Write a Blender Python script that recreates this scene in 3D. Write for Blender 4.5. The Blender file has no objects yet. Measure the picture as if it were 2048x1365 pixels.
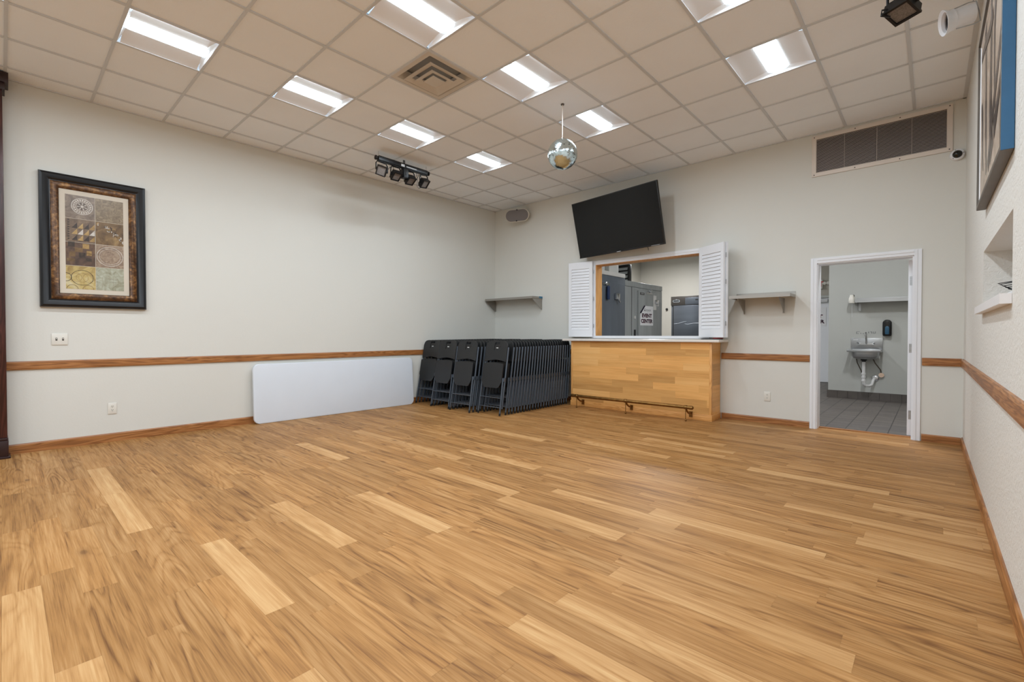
import bpy, bmesh, math, random
from mathutils import Vector, Matrix

random.seed(7)
R = math.radians
PI = math.pi
SC = bpy.context.scene
COL = SC.collection

# ------------------------------------------------------------------ geometry of the place (metres)
ZC = 3.5966                      # ceiling height
XL0, XLS = -0.32468, 0.014396    # left wall  x = XL0 + XLS*y
YB, YBS = 7.80648, 0.011735      # back wall  y = YB + YBS*x
XR0, XRS = 6.5562, -0.0065       # right wall x = XR0 + XRS*y
T = 0.6096                       # ceiling tile
ROT_B = math.atan(YBS)
ROT_L = PI / 2 - math.atan(XLS)
ROT_R = -PI / 2 + math.atan(-XRS)
YREAR = -3.2


def BW(x, d, z): return (x, YB + YBS * x - d, z)
def LW(y, d, z): return (XL0 + XLS * y + d, y, z)
def RW(y, d, z): return (XR0 + XRS * y - d, y, z)


# ------------------------------------------------------------------ materials
def lin(c):
    return tuple((x / 12.92 if x <= 0.04045 else ((x + 0.055) / 1.055) ** 2.4) for x in c)


def s255(r, g, b): return lin((r / 255, g / 255, b / 255))


class NT:
    def __init__(self, name):
        self.m = bpy.data.materials.new(name)
        self.m.use_nodes = True
        self.t = self.m.node_tree
        self.b = self.t.nodes['Principled BSDF']

    def n(self, typ, **kw):
        nd = self.t.nodes.new(typ)
        for k, v in kw.items():
            if k in nd.inputs:
                nd.inputs[k].default_value = v
            else:
                setattr(nd, k, v)
        return nd

    def l(self, a, b): self.t.links.new(a, b)

    def math(self, op, a, b=None, c=None):
        nd = self.t.nodes.new('ShaderNodeMath'); nd.operation = op
        for i, v in enumerate((a, b, c)):
            if v is None: continue
            if isinstance(v, (int, float)): nd.inputs[i].default_value = v
            else: self.l(v, nd.inputs[i])
        return nd.outputs[0]

    def mixc(self, fac, a, b, mode='MIX'):
        nd = self.t.nodes.new('ShaderNodeMix'); nd.data_type = 'RGBA'; nd.blend_type = mode
        for sock, v in ((nd.inputs[0], fac), (nd.inputs[6], a), (nd.inputs[7], b)):
            if isinstance(v, (int, float)): sock.default_value = v
            elif isinstance(v, tuple): sock.default_value = (*v, 1) if len(v) == 3 else v
            else: self.l(v, sock)
        return nd.outputs[2]

    def ramp(self, fac, stops):
        nd = self.t.nodes.new('ShaderNodeValToRGB')
        el = nd.color_ramp.elements
        while len(el) < len(stops): el.new(0.5)
        for e, (p, c) in zip(el, stops):
            e.position = p
            e.color = (*c, 1) if isinstance(c, tuple) else (c, c, c, 1)
        self.l(fac, nd.inputs[0])
        return nd.outputs[0]

    def coords(self, scale=(1, 1, 1), add=None):
        tc = self.t.nodes.new('ShaderNodeTexCoord')
        v = tc.outputs['Object']
        if add is not None:
            a = self.t.nodes.new('ShaderNodeVectorMath'); a.operation = 'ADD'
            self.l(v, a.inputs[0]); self.l(add, a.inputs[1]); v = a.outputs[0]
        mp = self.t.nodes.new('ShaderNodeVectorMath'); mp.operation = 'MULTIPLY'
        self.l(v, mp.inputs[0]); mp.inputs[1].default_value = scale
        return mp.outputs[0]

    def noise(self, vec, scale=5, detail=2, rough=0.5, dist=0):
        nd = self.t.nodes.new('ShaderNodeTexNoise')
        self.l(vec, nd.inputs['Vector'])
        nd.inputs['Scale'].default_value = scale
        nd.inputs['Detail'].default_value = detail
        nd.inputs['Roughness'].default_value = rough
        nd.inputs['Distortion'].default_value = dist
        return nd.outputs['Fac']

    def bump(self, h, strength=0.1, dist=0.01):
        nd = self.t.nodes.new('ShaderNodeBump')
        nd.inputs['Strength'].default_value = strength
        nd.inputs['Distance'].default_value = dist
        self.l(h, nd.inputs['Height']); self.l(nd.outputs[0], self.b.inputs['Normal'])


def M(name, col, rough=0.5, metal=0.0, var=0.04, vscale=3.0, bump=0.0, bscale=60.0, spec=0.5, stretch=(1, 1, 1), bdist=0.004, bdetail=3):
    t = NT(name)
    c = lin(tuple(x / 255 for x in col))
    v = t.noise(t.coords(stretch), vscale, 3)
    lo = tuple(x * (1 - var) for x in c); hi = tuple(min(1, x * (1 + var)) for x in c)
    t.l(t.ramp(v, [(0.3, lo), (0.7, hi)]), t.b.inputs['Base Color'])
    t.b.inputs['Roughness'].default_value = rough
    t.b.inputs['Metallic'].default_value = metal
    t.b.inputs['Specular IOR Level'].default_value = spec
    if bump:
        t.bump(t.noise(t.coords(), bscale, bdetail), bump, bdist)
    return t.m


def wood(name, c1, c2, c3, axis=0, rough=0.4, sc=1.0):
    """oak-like trim: long grain along the given local axis"""
    t = NT(name)
    st = [22.0, 22.0, 22.0]; st[axis] = 1.6
    st = tuple(x * sc for x in st)
    n1 = t.noise(t.coords(tuple(x * 0.5 for x in st)), 1.0, 3, 0.5, 0.8)
    ring = t.math('PINGPONG', t.math('MULTIPLY', n1, 9.0), 0.5)
    st2 = [150.0, 150.0, 150.0]; st2[axis] = 5.0
    n2 = t.noise(t.coords(tuple(st2)), 1.0, 3)
    f = t.math('ADD', t.math('MULTIPLY', ring, 1.0), t.math('MULTIPLY', n2, 0.5))
    A, B, Cc = (lin(tuple(x / 255 for x in c)) for c in (c1, c2, c3))
    t.l(t.ramp(f, [(0.2, A), (0.5, B), (0.85, Cc)]), t.b.inputs['Base Color'])
    t.b.inputs['Roughness'].default_value = rough
    t.bump(n2, 0.08, 0.002)
    return t.m


def plank_mat(name, dark, base, light, pale, rough=0.36, along=0, across=1, ringamt=0.3, streak=0.3, knot=True, ring_k=8.0, lo=0.86, hi=1.06):
    """planks: tone (R) and two random offsets (G,B) come from the 'plank' attribute; grain runs along one axis"""
    t = NT(name)
    at = t.n('ShaderNodeAttribute', attribute_name='plank')
    sep = t.n('ShaderNodeSeparateColor'); t.l(at.outputs['Color'], sep.inputs[0])
    cmb = t.n('ShaderNodeCombineXYZ')
    t.l(t.math('MULTIPLY', sep.outputs[1], 41.0), cmb.inputs[0])
    t.l(t.math('MULTIPLY', sep.outputs[2], 23.0), cmb.inputs[1])
    t.l(t.math('MULTIPLY', sep.outputs[1], 13.0), cmb.inputs[2])
    add = cmb.outputs[0]
    def sc(a, b):
        v = [1.0, 1.0, 1.0]; v[along] = a; v[across] = b
        return t.coords(tuple(v), add)
    fine = t.noise(sc(4.0, 170.0), 1.0, 3, 0.65)
    med = t.noise(sc(1.3, 34.0), 1.0, 3, 0.6, 0.3)
    broad = t.noise(sc(1.1, 8.0), 1.0, 2)
    n1 = t.noise(sc(0.85, 6.0), 1.25, 1, 0.4, 0.35)
    ring = t.math('PINGPONG', t.math('ADD', t.math('MULTIPLY', n1, ring_k), t.math('MULTIPLY', med, 0.5)), 0.5)
    ring = t.math('POWER', t.math('MULTIPLY', ring, 2.0), 2.2)
    mask = t.ramp(t.noise(sc(0.7, 3.0), 1.0, 1), [(0.42, 0.15), (0.62, 1.0)])
    # lines: 1 = light wood, 0 = dark line
    f = t.math('MULTIPLY', t.math('SUBTRACT', fine, 0.5), streak * 2.2)
    f = t.math('ADD', f, t.math('MULTIPLY', t.math('SUBTRACT', med, 0.5), streak * 2.6))
    f = t.math('ADD', f, t.math('MULTIPLY', t.math('SUBTRACT', broad, 0.5), 0.6))
    f = t.math('ADD', f, t.math('MULTIPLY', t.math('MULTIPLY', t.math('SUBTRACT', ring, 0.35), mask), -ringamt))
    f = t.math('ADD', f, 0.5)
    D, B, L, P = (lin(tuple(x / 255 for x in c)) for c in (dark, base, light, pale))
    c = t.ramp(f, [(0.12, D), (0.5, B), (0.85, L)])
    c2 = t.ramp(f, [(0.10, B), (0.52, L), (0.95, P)])
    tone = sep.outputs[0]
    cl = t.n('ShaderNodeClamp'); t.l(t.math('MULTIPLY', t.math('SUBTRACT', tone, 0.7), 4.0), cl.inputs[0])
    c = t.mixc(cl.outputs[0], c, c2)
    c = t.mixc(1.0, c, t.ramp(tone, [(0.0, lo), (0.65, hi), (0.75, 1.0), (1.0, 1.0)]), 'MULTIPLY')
    if knot:
        vo = t.n('ShaderNodeTexVoronoi', feature='F1')
        wob = t.n('ShaderNodeVectorMath', operation='ADD')
        t.l(sc(2.4, 6.5), wob.inputs[0]); t.l(t.math('MULTIPLY', med, 0.12), wob.inputs[1])
        t.l(wob.outputs[0], vo.inputs['Vector']); vo.inputs['Scale'].default_value = 0.72
        k = t.ramp(vo.outputs['Distance'], [(0.0, 1.0), (0.045, 0.85), (0.08, 0.3), (0.17, 0.0)])
        c = t.mixc(t.math('MULTIPLY', k, 0.7), c, lin((0.36, 0.23, 0.13)))
    t.l(c, t.b.inputs['Base Color'])
    t.b.inputs['Roughness'].default_value = rough
    t.b.inputs['Specular IOR Level'].default_value = 0.2
    t.bump(fine, 0.05, 0.001)
    return t.m


def knockdown(name, col, rough=0.55):
    t = NT(name)
    t.b.inputs['Base Color'].default_value = (*s255(*col), 1)
    t.b.inputs['Roughness'].default_value = rough
    t.b.inputs['Specular IOR Level'].default_value = 0.35
    n = t.noise(t.coords(), 42, 3, 0.55, 0.6)
    n2 = t.noise(t.coords(), 130, 2)
    h = t.math('ADD', t.ramp(n, [(0.42, 0.0), (0.56, 1.0)]), t.math('MULTIPLY', n2, 0.35))
    t.bump(h, 0.55, 0.0022)
    return t.m


def emit(name, col, strength):
    m = bpy.data.materials.new(name); m.use_nodes = True
    b = m.node_tree.nodes['Principled BSDF']
    b.inputs['Base Color'].default_value = (*lin(col), 1)
    b.inputs['Emission Color'].default_value = (*lin(col), 1)
    b.inputs['Emission Strength'].default_value = strength
    return m


LENS = 4.6
WATT = 10.8      # added area light just under each lens
KWATT = 20.0
LAMP = (0.815, 0.925, 1.03)
mt = {}
mt['wall'] = M('wall_paint', (216, 215, 208), 0.62, var=0.012, vscale=0.8, bump=0.25, bscale=55, spec=0.3, bdist=0.002)
mt['wall_tex'] = knockdown('wall_knockdown', (220, 217, 210))
mt['tile'] = M('ceiling_tile', (240, 243, 246), 0.85, var=0.02, vscale=1.5, bump=0.5, bscale=95, spec=0.2, bdist=0.003, bdetail=4)
mt['grid'] = M('ceiling_grid', (206, 208, 210), 0.5, var=0.01)
mt['tilecut'] = M('tile_edge', (236, 231, 222), 0.8, var=0.01)
mt['oak'] = wood('oak_trim', (120, 74, 36), (158, 102, 54), (178, 124, 74), axis=0)
mt['oak_y'] = wood('oak_trim_y', (120, 74, 36), (158, 102, 54), (178, 124, 74), axis=1)
mt['white'] = M('white_paint', (232, 234, 238), 0.35, var=0.01)
mt['floor'] = plank_mat('floor_planks', (112, 73, 38), (162, 116, 66), (186, 142, 92), (206, 168, 118), rough=0.5, ringamt=0.30, streak=0.34, ring_k=9.0)
mt['bamboo'] = plank_mat('bamboo_planks', (194, 136, 74), (228, 172, 104), (238, 188, 122), (244, 202, 142), rough=0.36, along=0, across=2, ringamt=0.0, streak=0.22, knot=False, lo=0.74, hi=1.08)
mt['bamboo_side'] = plank_mat('bamboo_planks_side', (194, 136, 74), (228, 172, 104), (238, 188, 122), (244, 202, 142), rough=0.36, along=1, across=2, ringamt=0.0, streak=0.22, knot=False, lo=0.74, hi=1.08)
mt['bamboo_trim'] = wood('bamboo_trim', (202, 142, 78), (226, 168, 100), (234, 180, 114), axis=2, rough=0.4)
mt['bamboo_trim_x'] = wood('bamboo_trim_x', (196, 136, 72), (220, 160, 92), (230, 174, 108), axis=0, rough=0.4)
mt['laminate'] = M('white_laminate', (226, 220, 212), 0.3, var=0.02, vscale=20)
mt['dark_wood'] = wood('mahogany', (44, 20, 18), (62, 30, 27), (82, 44, 38), axis=2, rough=0.3)
mt['darker_wood'] = M('mahogany_trim', (44, 24, 24), 0.3, var=0.15, vscale=9)
mt['table'] = M('table_plastic', (216, 222, 230), 0.45, var=0.012, bump=0.15, bscale=120, bdist=0.001)
mt['table_leg'] = M('table_leg_steel', (120, 124, 128), 0.4, 0.7)
mt['chair'] = M('chair_plastic', (27, 29, 31), 0.45, var=0.06, vscale=9, bump=0.1, bscale=180, bdist=0.001)
mt['chair_leg'] = M('chair_steel', (88, 97, 108), 0.32, 0.55, var=0.05)
mt['black'] = M('black_plastic', (16, 16, 17), 0.45, var=0.1)
mt['black_metal'] = M('black_metal', (20, 20, 21), 0.4, 0.2, var=0.1)
mt['rubber'] = M('rubber', (12, 12, 12), 0.8)
mt['logo_white'] = M('logo_print', (205, 207, 208), 0.5)
mt['screen'] = M('tv_screen', (6, 6, 7), 0.22, var=0.02, spec=0.35)
mt['brass'] = M('aged_brass', (140, 104, 58), 0.36, 0.9, var=0.25, vscale=14)
mt['steel'] = M('brushed_steel', (176, 178, 180), 0.33, 0.85, var=0.1, vscale=2, stretch=(1, 30, 30))
mt['steel_shelf'] = M('shelf_steel', (164, 159, 152), 0.4, 0.65, var=0.05, vscale=2, stretch=(2, 20, 20))
mt['chrome'] = M('chrome', (214, 216, 220), 0.12, 1.0, var=0.02)
mt['mirror'] = M('mirror_tile', (216, 234, 240), 0.16, 1.0, var=0.02)
mt['ball_core'] = M('ball_core', (70, 72, 74), 0.5)
mt['blue_film'] = M('blue_film', (52, 116, 150), 0.4)
mt['plate'] = M('switch_plate', (224, 221, 212), 0.35, var=0.01)
mt['slot'] = M('dark_slot', (40, 36, 32), 0.6)
mt['grille'] = M('grille_metal', (190, 180, 174), 0.45, var=0.02)
mt['grille_frame'] = M('grille_frame_paint', (222, 212, 202), 0.45, var=0.02)
mt['duct'] = M('duct_dark', (50, 46, 48), 0.8)
mt['vent'] = M('vent_paint', (206, 198, 186), 0.45, var=0.02)
mt['duct2'] = M('duct_grey', (172, 172, 170), 0.8)  # plain grey plate above the louvres
mt['spk_grille'] = M('speaker_mesh', (126, 121, 121), 0.7, var=0.05, vscale=300)
mt['spk_body'] = M('speaker_shell', (214, 208, 196), 0.4)
mt['dome'] = M('smoked_dome', (6, 6, 7), 0.08, spec=0.6)
mt['reflector'] = M('light_reflector', (236, 237, 240), 0.4, var=0.01)
mt['lens'] = emit('light_lens', (0.88, 0.96, 1.0), LENS)
mt['lens_k'] = emit('kitchen_light_lens', (0.97, 0.99, 1.0), LENS * 0.42)
mt['led'] = M('led_face', (120, 114, 110), 0.35, var=0.3, vscale=120)
mt['led_glass'] = M('lamp_glass', (170, 160, 146), 0.25, var=0.12, vscale=30)
mt['sill'] = M('sill_paint', (230, 227, 226), 0.35, var=0.01)
# picture frames / art
mt['frame_black'] = M('frame_black', (17, 17, 20), 0.3, var=0.2, vscale=6, spec=0.4)
mt['frame_sheen'] = M('frame_blue_sheen', (46, 96, 134), 0.35, var=0.1, vscale=5)  # bluish reflection on the dark frame's sides put into its colour
mt['frame_grey'] = M('frame_grey', (92, 84, 74), 0.45, var=0.1, vscale=9)
mt['mat_board'] = M('mat_board', (208, 198, 182), 0.8, var=0.02)


def bronze():
    t = NT('frame_bronze')
    n = t.noise(t.coords((34, 34, 34)), 1.0, 4, 0.6)
    w = t.noise(t.coords((9, 9, 9)), 1.0, 2)
    f = t.math('ADD', t.math('MULTIPLY', n, 0.7), t.math('MULTIPLY', w, 0.4))
    t.l(t.ramp(f, [(0.36, s255(44, 28, 18)), (0.55, s255(92, 62, 38)), (0.74, s255(160, 118, 72))]), t.b.inputs['Base Color'])
    t.b.inputs['Metallic'].default_value = 0.35; t.b.inputs['Roughness'].default_value = 0.35
    t.bump(n, 0.4, 0.004)
    return t.m


mt['bronze'] = bronze()


def art(name, cols, sc=14, st=(1, 1, 1), dist=1.2):
    t = NT(name)
    n = t.noise(t.coords(st), sc, 6, 0.62, dist)
    stops = [(0.28 + 0.44 * i / (len(cols) - 1), s255(*c)) for i, c in enumerate(cols)]
    t.l(t.ramp(n, stops), t.b.inputs['Base Color'])
    t.b.inputs['Roughness'].default_value = 0.25
    return t.m


A = {}
A['p1'] = art('art_umber', [(88, 74, 62), (124, 107, 92), (152, 136, 118)])
A['p2'] = art('art_taupe', [(98, 82, 62), (130, 112, 88), (164, 148, 118)], 26)
A['p3'] = art('art_brown', [(80, 64, 52), (112, 92, 74), (140, 118, 94)])
A['p4'] = art('art_gold', [(70, 52, 34), (116, 90, 58), (160, 132, 90)], 9)
A['p5'] = art('art_plum', [(68, 52, 46), (94, 72, 58), (122, 94, 68)], 11)
A['p6'] = art('art_rose', [(114, 94, 80), (148, 127, 108), (176, 158, 136)], 22)
A['p7'] = art('art_sand', [(140, 112, 64), (190, 168, 108), (206, 196, 160)], 8)
A['p8'] = art('art_sage', [(130, 126, 100), (166, 166, 146), (190, 192, 176)], 14)
A['pale'] = art('art_pale', [(170, 160, 150), (196, 188, 178), (210, 204, 196)], 20)
A['dark'] = art('art_dark', [(44, 34, 28), (60, 48, 40), (76, 62, 50)], 20)
A['ochre'] = art('art_ochre', [(120, 92, 52), (168, 136, 84), (196, 168, 116)], 16)
A['canvas'] = art('art_canvas_beige', [(150, 132, 114), (186, 168, 150), (206, 192, 178)], 3)
A['stroke'] = art('art_stroke_grey', [(50, 44, 40), (84, 76, 72), (112, 104, 100)], 5)
# kitchen
mt['cooler'] = M('cooler_panel', (166, 170, 170), 0.42, 0.35, var=0.14, vscale=1.6, stretch=(3, 3, 0.5))
mt['cooler_dark'] = M('cooler_panel_dark', (104, 112, 122), 0.42, 0.35, var=0.12, vscale=1.6, stretch=(3, 3, 0.5))
mt['cooler_cap'] = M('cooler_cap', (214, 212, 208), 0.5)
mt['fridge'] = M('fridge_steel', (86, 90, 96), 0.32, 0.7, var=0.12, vscale=1.2, stretch=(0.7, 1, 5))
mt['fridge_dark'] = M('fridge_header', (58, 54, 50), 0.35, 0.5, var=0.1)
mt['scratch'] = M('film_crease', (170, 176, 182), 0.35)
mt['paper'] = M('poster_paper', (232, 232, 234), 0.6, var=0.01)
mt['ink'] = M('poster_ink_navy', (30, 16, 44), 0.6)
mt['ink_red'] = M('poster_ink_red', (150, 40, 50), 0.6)
mt['ink_grey'] = M('poster_ink_grey', (90, 86, 96), 0.6)
mt['kwall'] = M('kitchen_wall_paint', (188, 190, 186), 0.5, var=0.015, vscale=0.7)
mt['kwall2'] = M('kitchen_far_wall_paint', (182, 177, 166), 0.55, var=0.02, vscale=0.7)
mt['ktile'] = None
mt['cove'] = M('cove_tile', (92, 86, 82), 0.45, var=0.12, vscale=6)
mt['grout'] = M('grout', (58, 54, 52), 0.8)
mt['pvc'] = M('pvc_white', (220, 220, 220), 0.35)
mt['soap'] = M('soap_black', (14, 15, 17), 0.15)
mt['soap_blue'] = M('soap_blue', (50, 92, 120), 0.2)
mt['carton'] = M('carton_white', (206, 206, 202), 0.7)
mt['blue_plastic'] = M('blue_plastic', (24, 48, 92), 0.4)
mt['red'] = M('red_edge', (150, 24, 26), 0.4)
mt['exit_red'] = M('exit_red', (200, 70, 72), 0.5)
mt['marks'] = M('wall_mark_grey', (120, 122, 124), 0.6)


def quarry():
    t = NT('quarry_tile')
    br = t.n('ShaderNodeTexBrick', offset=0.0, squash=1.0)
    t.l(t.coords(), br.inputs['Vector'])
    br.inputs['Scale'].default_value = 1.0
    br.inputs['Color1'].default_value = (*s255(92, 86, 82), 1)
    br.inputs['Color2'].default_value = (*s255(100, 94, 88), 1)
    br.inputs['Mortar'].default_value = (*s255(62, 58, 55), 1)
    br.inputs['Mortar Size'].default_value = 0.006
    br.inputs['Brick Width'].default_value = 0.203
    br.inputs['Row Height'].default_value = 0.203
    n = t.noise(t.coords(), 4, 4)
    c = t.mixc(1.0, br.outputs['Color'], t.ramp(n, [(0.3, 0.88), (0.7, 1.1)]), 'MULTIPLY')
    t.l(c, t.b.inputs['Base Color'])
    t.b.inputs['Roughness'].default_value = 0.55
    return t.m


mt['ktile'] = quarry()


# ------------------------------------------------------------------ mesh helpers
class MB:
    def __init__(s):
        s.v, s.f, s.m = [], [], []
        s.mi = 0

    def add(s, pts, faces, mi=None):
        b = len(s.v)
        s.v += [tuple(p) for p in pts]
        for f in faces:
            s.f.append(tuple(b + i for i in f)); s.m.append(s.mi if mi is None else mi)
        return s

    def box(s, x0, x1, y0, y1, z0, z1, mi=None, fn=None):
        p = [(x, y, z) for z in (z0, z1) for y in (y0, y1) for x in (x0, x1)]
        if fn: p = [fn(*q) for q in p]
        return s.add(p, [(0, 2, 3, 1), (4, 5, 7, 6), (0, 1, 5, 4), (2, 6, 7, 3), (0, 4, 6, 2), (1, 3, 7, 5)], mi)

    def quad(s, a, b, c, d, mi=None): return s.add([a, b, c, d], [(0, 1, 2, 3)], mi)

    def prism(s, poly, fn, a, b, mi=None):
        """poly: 2D points; fn(u,v,w) -> xyz; extruded from w=a to w=b"""
        n = len(poly)
        p = [fn(u, v, a) for u, v in poly] + [fn(u, v, b) for u, v in poly]
        fs = [tuple(range(n))[::-1], tuple(range(n, 2 * n))] + [(i, (i + 1) % n, n + (i + 1) % n, n + i) for i in range(n)]
        return s.add(p, fs, mi)

    def tube(s, pts, r, n=8, mi=None, closed=False, r2=None):
        pts = [Vector(p) for p in pts]
        k = len(pts)
        rings = []
        up = None
        for i, p in enumerate(pts):
            if closed: d = pts[(i + 1) % k] - pts[i - 1]
            else: d = pts[min(i + 1, k - 1)] - pts[max(i - 1, 0)]
            d.normalize()
            if up is None:
                up = Vector((0, 0, 1)) if abs(d.z) < 0.9 else Vector((1, 0, 0))
            a = d.cross(up); 
            if a.length < 1e-6: a = d.orthogonal()
            a.normalize(); b = a.cross(d); up = b
            rr = r if r2 is None else r + (r2 - r) * i / max(1, k - 1)
            rings.append([p + (a * math.cos(2 * PI * j / n) + b * math.sin(2 * PI * j / n)) * rr for j in range(n)])
        v = [q for ring in rings for q in ring]
        fs = []
        for i in range(k if closed else k - 1):
            i2 = (i + 1) % k
            for j in range(n):
                j2 = (j + 1) % n
                fs.append((i * n + j, i * n + j2, i2 * n + j2, i2 * n + j))
        if not closed:
            fs.append(tuple(range(n))[::-1]); fs.append(tuple((k - 1) * n + j for j in range(n)))
        return s.add(v, fs, mi)

    def lathe(s, prof, mat=None, n=20, mi=None, cap=True):
        """prof: (r, h) list around local z; mat: Matrix"""
        mat = mat or Matrix()
        k = len(prof)
        v = [mat @ Vector((r * math.cos(2 * PI * j / n), r * math.sin(2 * PI * j / n), h)) for r, h in prof for j in range(n)]
        fs = [(i * n + j, i * n + (j + 1) % n, (i + 1) * n + (j + 1) % n, (i + 1) * n + j) for i in range(k - 1) for j in range(n)]
        if cap:
            fs.append(tuple(range(n))[::-1]); fs.append(tuple((k - 1) * n + j for j in range(n)))
        return s.add(v, fs, mi)

    def ball(s, c, r, n=10, mi=None):
        prof = [(max(1e-4, r * math.sin(PI * i / n)), -r * math.cos(PI * i / n)) for i in range(n + 1)]
        return s.lathe(prof, Matrix.Translation(c), n * 2, mi)

    def panel(s, xs, zb, zt, nz, yf, th, hole=None, mi=None):
        """curved slab: columns at xs from zb(x) to zt(x); y front = yf(x,z); thickness th towards +y; hole(i,j)->bool drops a cell"""
        nx = len(xs)
        fr, bk = [], []
        for x in xs:
            for j in range(nz + 1):
                z = zb(x) + (zt(x) - zb(x)) * j / nz
                y = yf(x, z)
                fr.append((x, y, z)); bk.append((x, y + th, z))
        N = len(fr)
        cells = [(i, j) for i in range(nx - 1) for j in range(nz) if not (hole and hole(i, j))]
        idx = lambda i, j: i * (nz + 1) + j
        fs, edges = [], {}
        for i, j in cells:
            q = [idx(i, j), idx(i + 1, j), idx(i + 1, j + 1), idx(i, j + 1)]
            fs.append(tuple(q)); fs.append(tuple(N + a for a in q[::-1]))
            for a, b in zip(q, q[1:] + q[:1]):
                if (b, a) in edges: del edges[(b, a)]
                else: edges[(a, b)] = 1
        for a, b in edges: fs.append((b, a, N + a, N + b))
        return s.add(fr + bk, fs, mi)

    def mesh(s, name, mats, bevel=0.0, seg=2, smooth=35, recalc=True):
        me = bpy.data.meshes.new(name)
        me.from_pydata(s.v, [], s.f)
        for m in (mats if isinstance(mats, (list, tuple)) else [mats]): me.materials.append(m)
        me.polygons.foreach_set('material_index', s.m)
        bm = bmesh.new(); bm.from_mesh(me)
        if recalc: bmesh.ops.recalc_face_normals(bm, faces=bm.faces)
        if bevel:
            es = [e for e in bm.edges if len(e.link_faces) == 2 and e.calc_face_angle(0) > R(28)]
            bmesh.ops.bevel(bm, geom=es, offset=bevel, offset_type='OFFSET', segments=seg, profile=0.5, affect='EDGES', clamp_overlap=True)
        bm.to_mesh(me); bm.free()
        if smooth:
            me.shade_smooth()
            me.set_sharp_from_angle(angle=R(smooth))
        me.update()
        return me

    def build(s, name, mats, parent=None, loc=None, rotz=0, **kw):
        o = bpy.data.objects.new(name, s.mesh(name, mats, **kw))
        COL.objects.link(o)
        if parent: o.parent = parent
        if loc: o.location = loc
        if rotz: o.rotation_euler.z = rotz
        return o


def tag(o, label, cat, group=None):
    o['label'] = label; o['category'] = cat
    if group: o['group'] = group
    return o


def thing(name, label, cat, loc=(0, 0, 0), rotz=0, group=None):
    o = bpy.data.objects.new(name, None)
    o.empty_display_size = 0.1
    COL.objects.link(o)
    o.location = loc; o.rotation_euler = (0, 0, rotz)
    return tag(o, label, cat, group)


def struct(o):
    o['kind'] = 'structure'
    return o


def dup(root, loc, rot, label, group=None):
    r = root.copy(); COL.objects.link(r)
    r.location = loc; r.rotation_euler = rot; r['label'] = label
    if group: r['group'] = group
    for ch in root.children:
        c = ch.copy(); COL.objects.link(c); c.parent = r
        for g in ch.children:
            d = g.copy(); COL.objects.link(d); d.parent = c
    return r


def text_mesh(txt, size, mat, thick=0.0008, bold=0.0, shear=0.0, width=1.0, align='CENTER'):
    cu = bpy.data.curves.new('lettering', 'FONT')
    cu.body = txt; cu.size = size; cu.extrude = thick; cu.offset = bold; cu.shear = shear
    cu.align_x = align; cu.align_y = 'CENTER'; cu.resolution_u = 4
    o = bpy.data.objects.new('lettering', cu); COL.objects.link(o)
    dg = bpy.context.evaluated_depsgraph_get(); dg.update()
    me = bpy.data.meshes.new_from_object(o.evaluated_get(dg))
    bpy.data.objects.remove(o); bpy.data.curves.remove(cu)
    # stand it up: text x -> x, text y -> z, towards viewer = -y
    me.transform(Matrix.Scale(width, 4, (1, 0, 0)))
    me.transform(Matrix.Rotation(PI / 2, 4, 'X'))
    me.materials.clear(); me.materials.append(mat)
    return me


def fit(me, w, h):
    xs = [v.co.x for v in me.vertices]; zs = [v.co.z for v in me.vertices]
    sx = w / (max(xs) - min(xs)); sz = h / (max(zs) - min(zs))
    cx = (max(xs) + min(xs)) / 2; cz = (max(zs) + min(zs)) / 2
    for v in me.vertices: v.co = ((v.co.x - cx) * sx, v.co.y, (v.co.z - cz) * sz)
    return me


def put(name, me, parent, loc):
    o = bpy.data.objects.new(name, me); COL.objects.link(o); o.parent = parent; o.location = loc
    return o


ORD = ['first', 'second', 'third', 'fourth', 'fifth', 'sixth', 'seventh', 'eighth', 'ninth', 'tenth', 'eleventh', 'twelfth', 'thirteenth', 'fourteenth',
       'fifteenth', 'sixteenth', 'seventeenth', 'eighteenth', 'nineteenth', 'twentieth', 'twenty-first', 'twenty-second', 'twenty-third', 'twenty-fourth']

# ================================================================== SETTING
# ---- floor: one sheet of printed planks
PW, PL = 0.122, 0.945
Y0 = 1.648
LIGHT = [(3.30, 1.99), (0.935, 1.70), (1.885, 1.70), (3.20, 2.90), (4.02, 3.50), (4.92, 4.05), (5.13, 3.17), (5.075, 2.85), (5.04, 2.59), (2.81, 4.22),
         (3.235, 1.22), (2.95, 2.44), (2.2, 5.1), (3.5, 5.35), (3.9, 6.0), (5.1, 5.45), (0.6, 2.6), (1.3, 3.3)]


def plank_sheet(name, rows, fn, mat, gap_mi=None):
    """rows: list of (v0, v1, [(u0,u1,tone)...])"""
    me = bpy.data.meshes.new(name)
    vs, fs, cols = [], [], []
    for v0, v1, cells in rows:
        for u0, u1, tone in cells:
            b = len(vs)
            g = 0.0003
            vs += [fn(u0 + g, v0 + g), fn(u1 - g, v0 + g), fn(u1 - g, v1 - g), fn(u0 + g, v1 - g)]
            fs.append((b, b + 1, b + 2, b + 3))
            cols += [(tone, random.random(), random.random(), 1.0)] * 4
    return me, vs, fs, cols


def sheet_object(name, rows, fn, mat, under, parent=None):
    me, vs, fs, cols = plank_sheet(name, rows, fn, mat)
    b = len(vs)
    vs += under[0]; fs += [tuple(b + i for i in f) for f in under[1]]
    cols += [(0.1, 0.5, 0.5, 1)] * sum(len(f) for f in under[1])
    me.from_pydata(vs, [], fs)
    ca = me.color_attributes.new('plank', 'FLOAT_COLOR', 'CORNER')
    ca.data.foreach_set('color', [x for c in cols for x in c])
    me.materials.append(mat)
    me.update()
    o = bpy.data.objects.new(name, me); COL.objects.link(o)
    if parent: o.parent = parent
    return o


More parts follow.
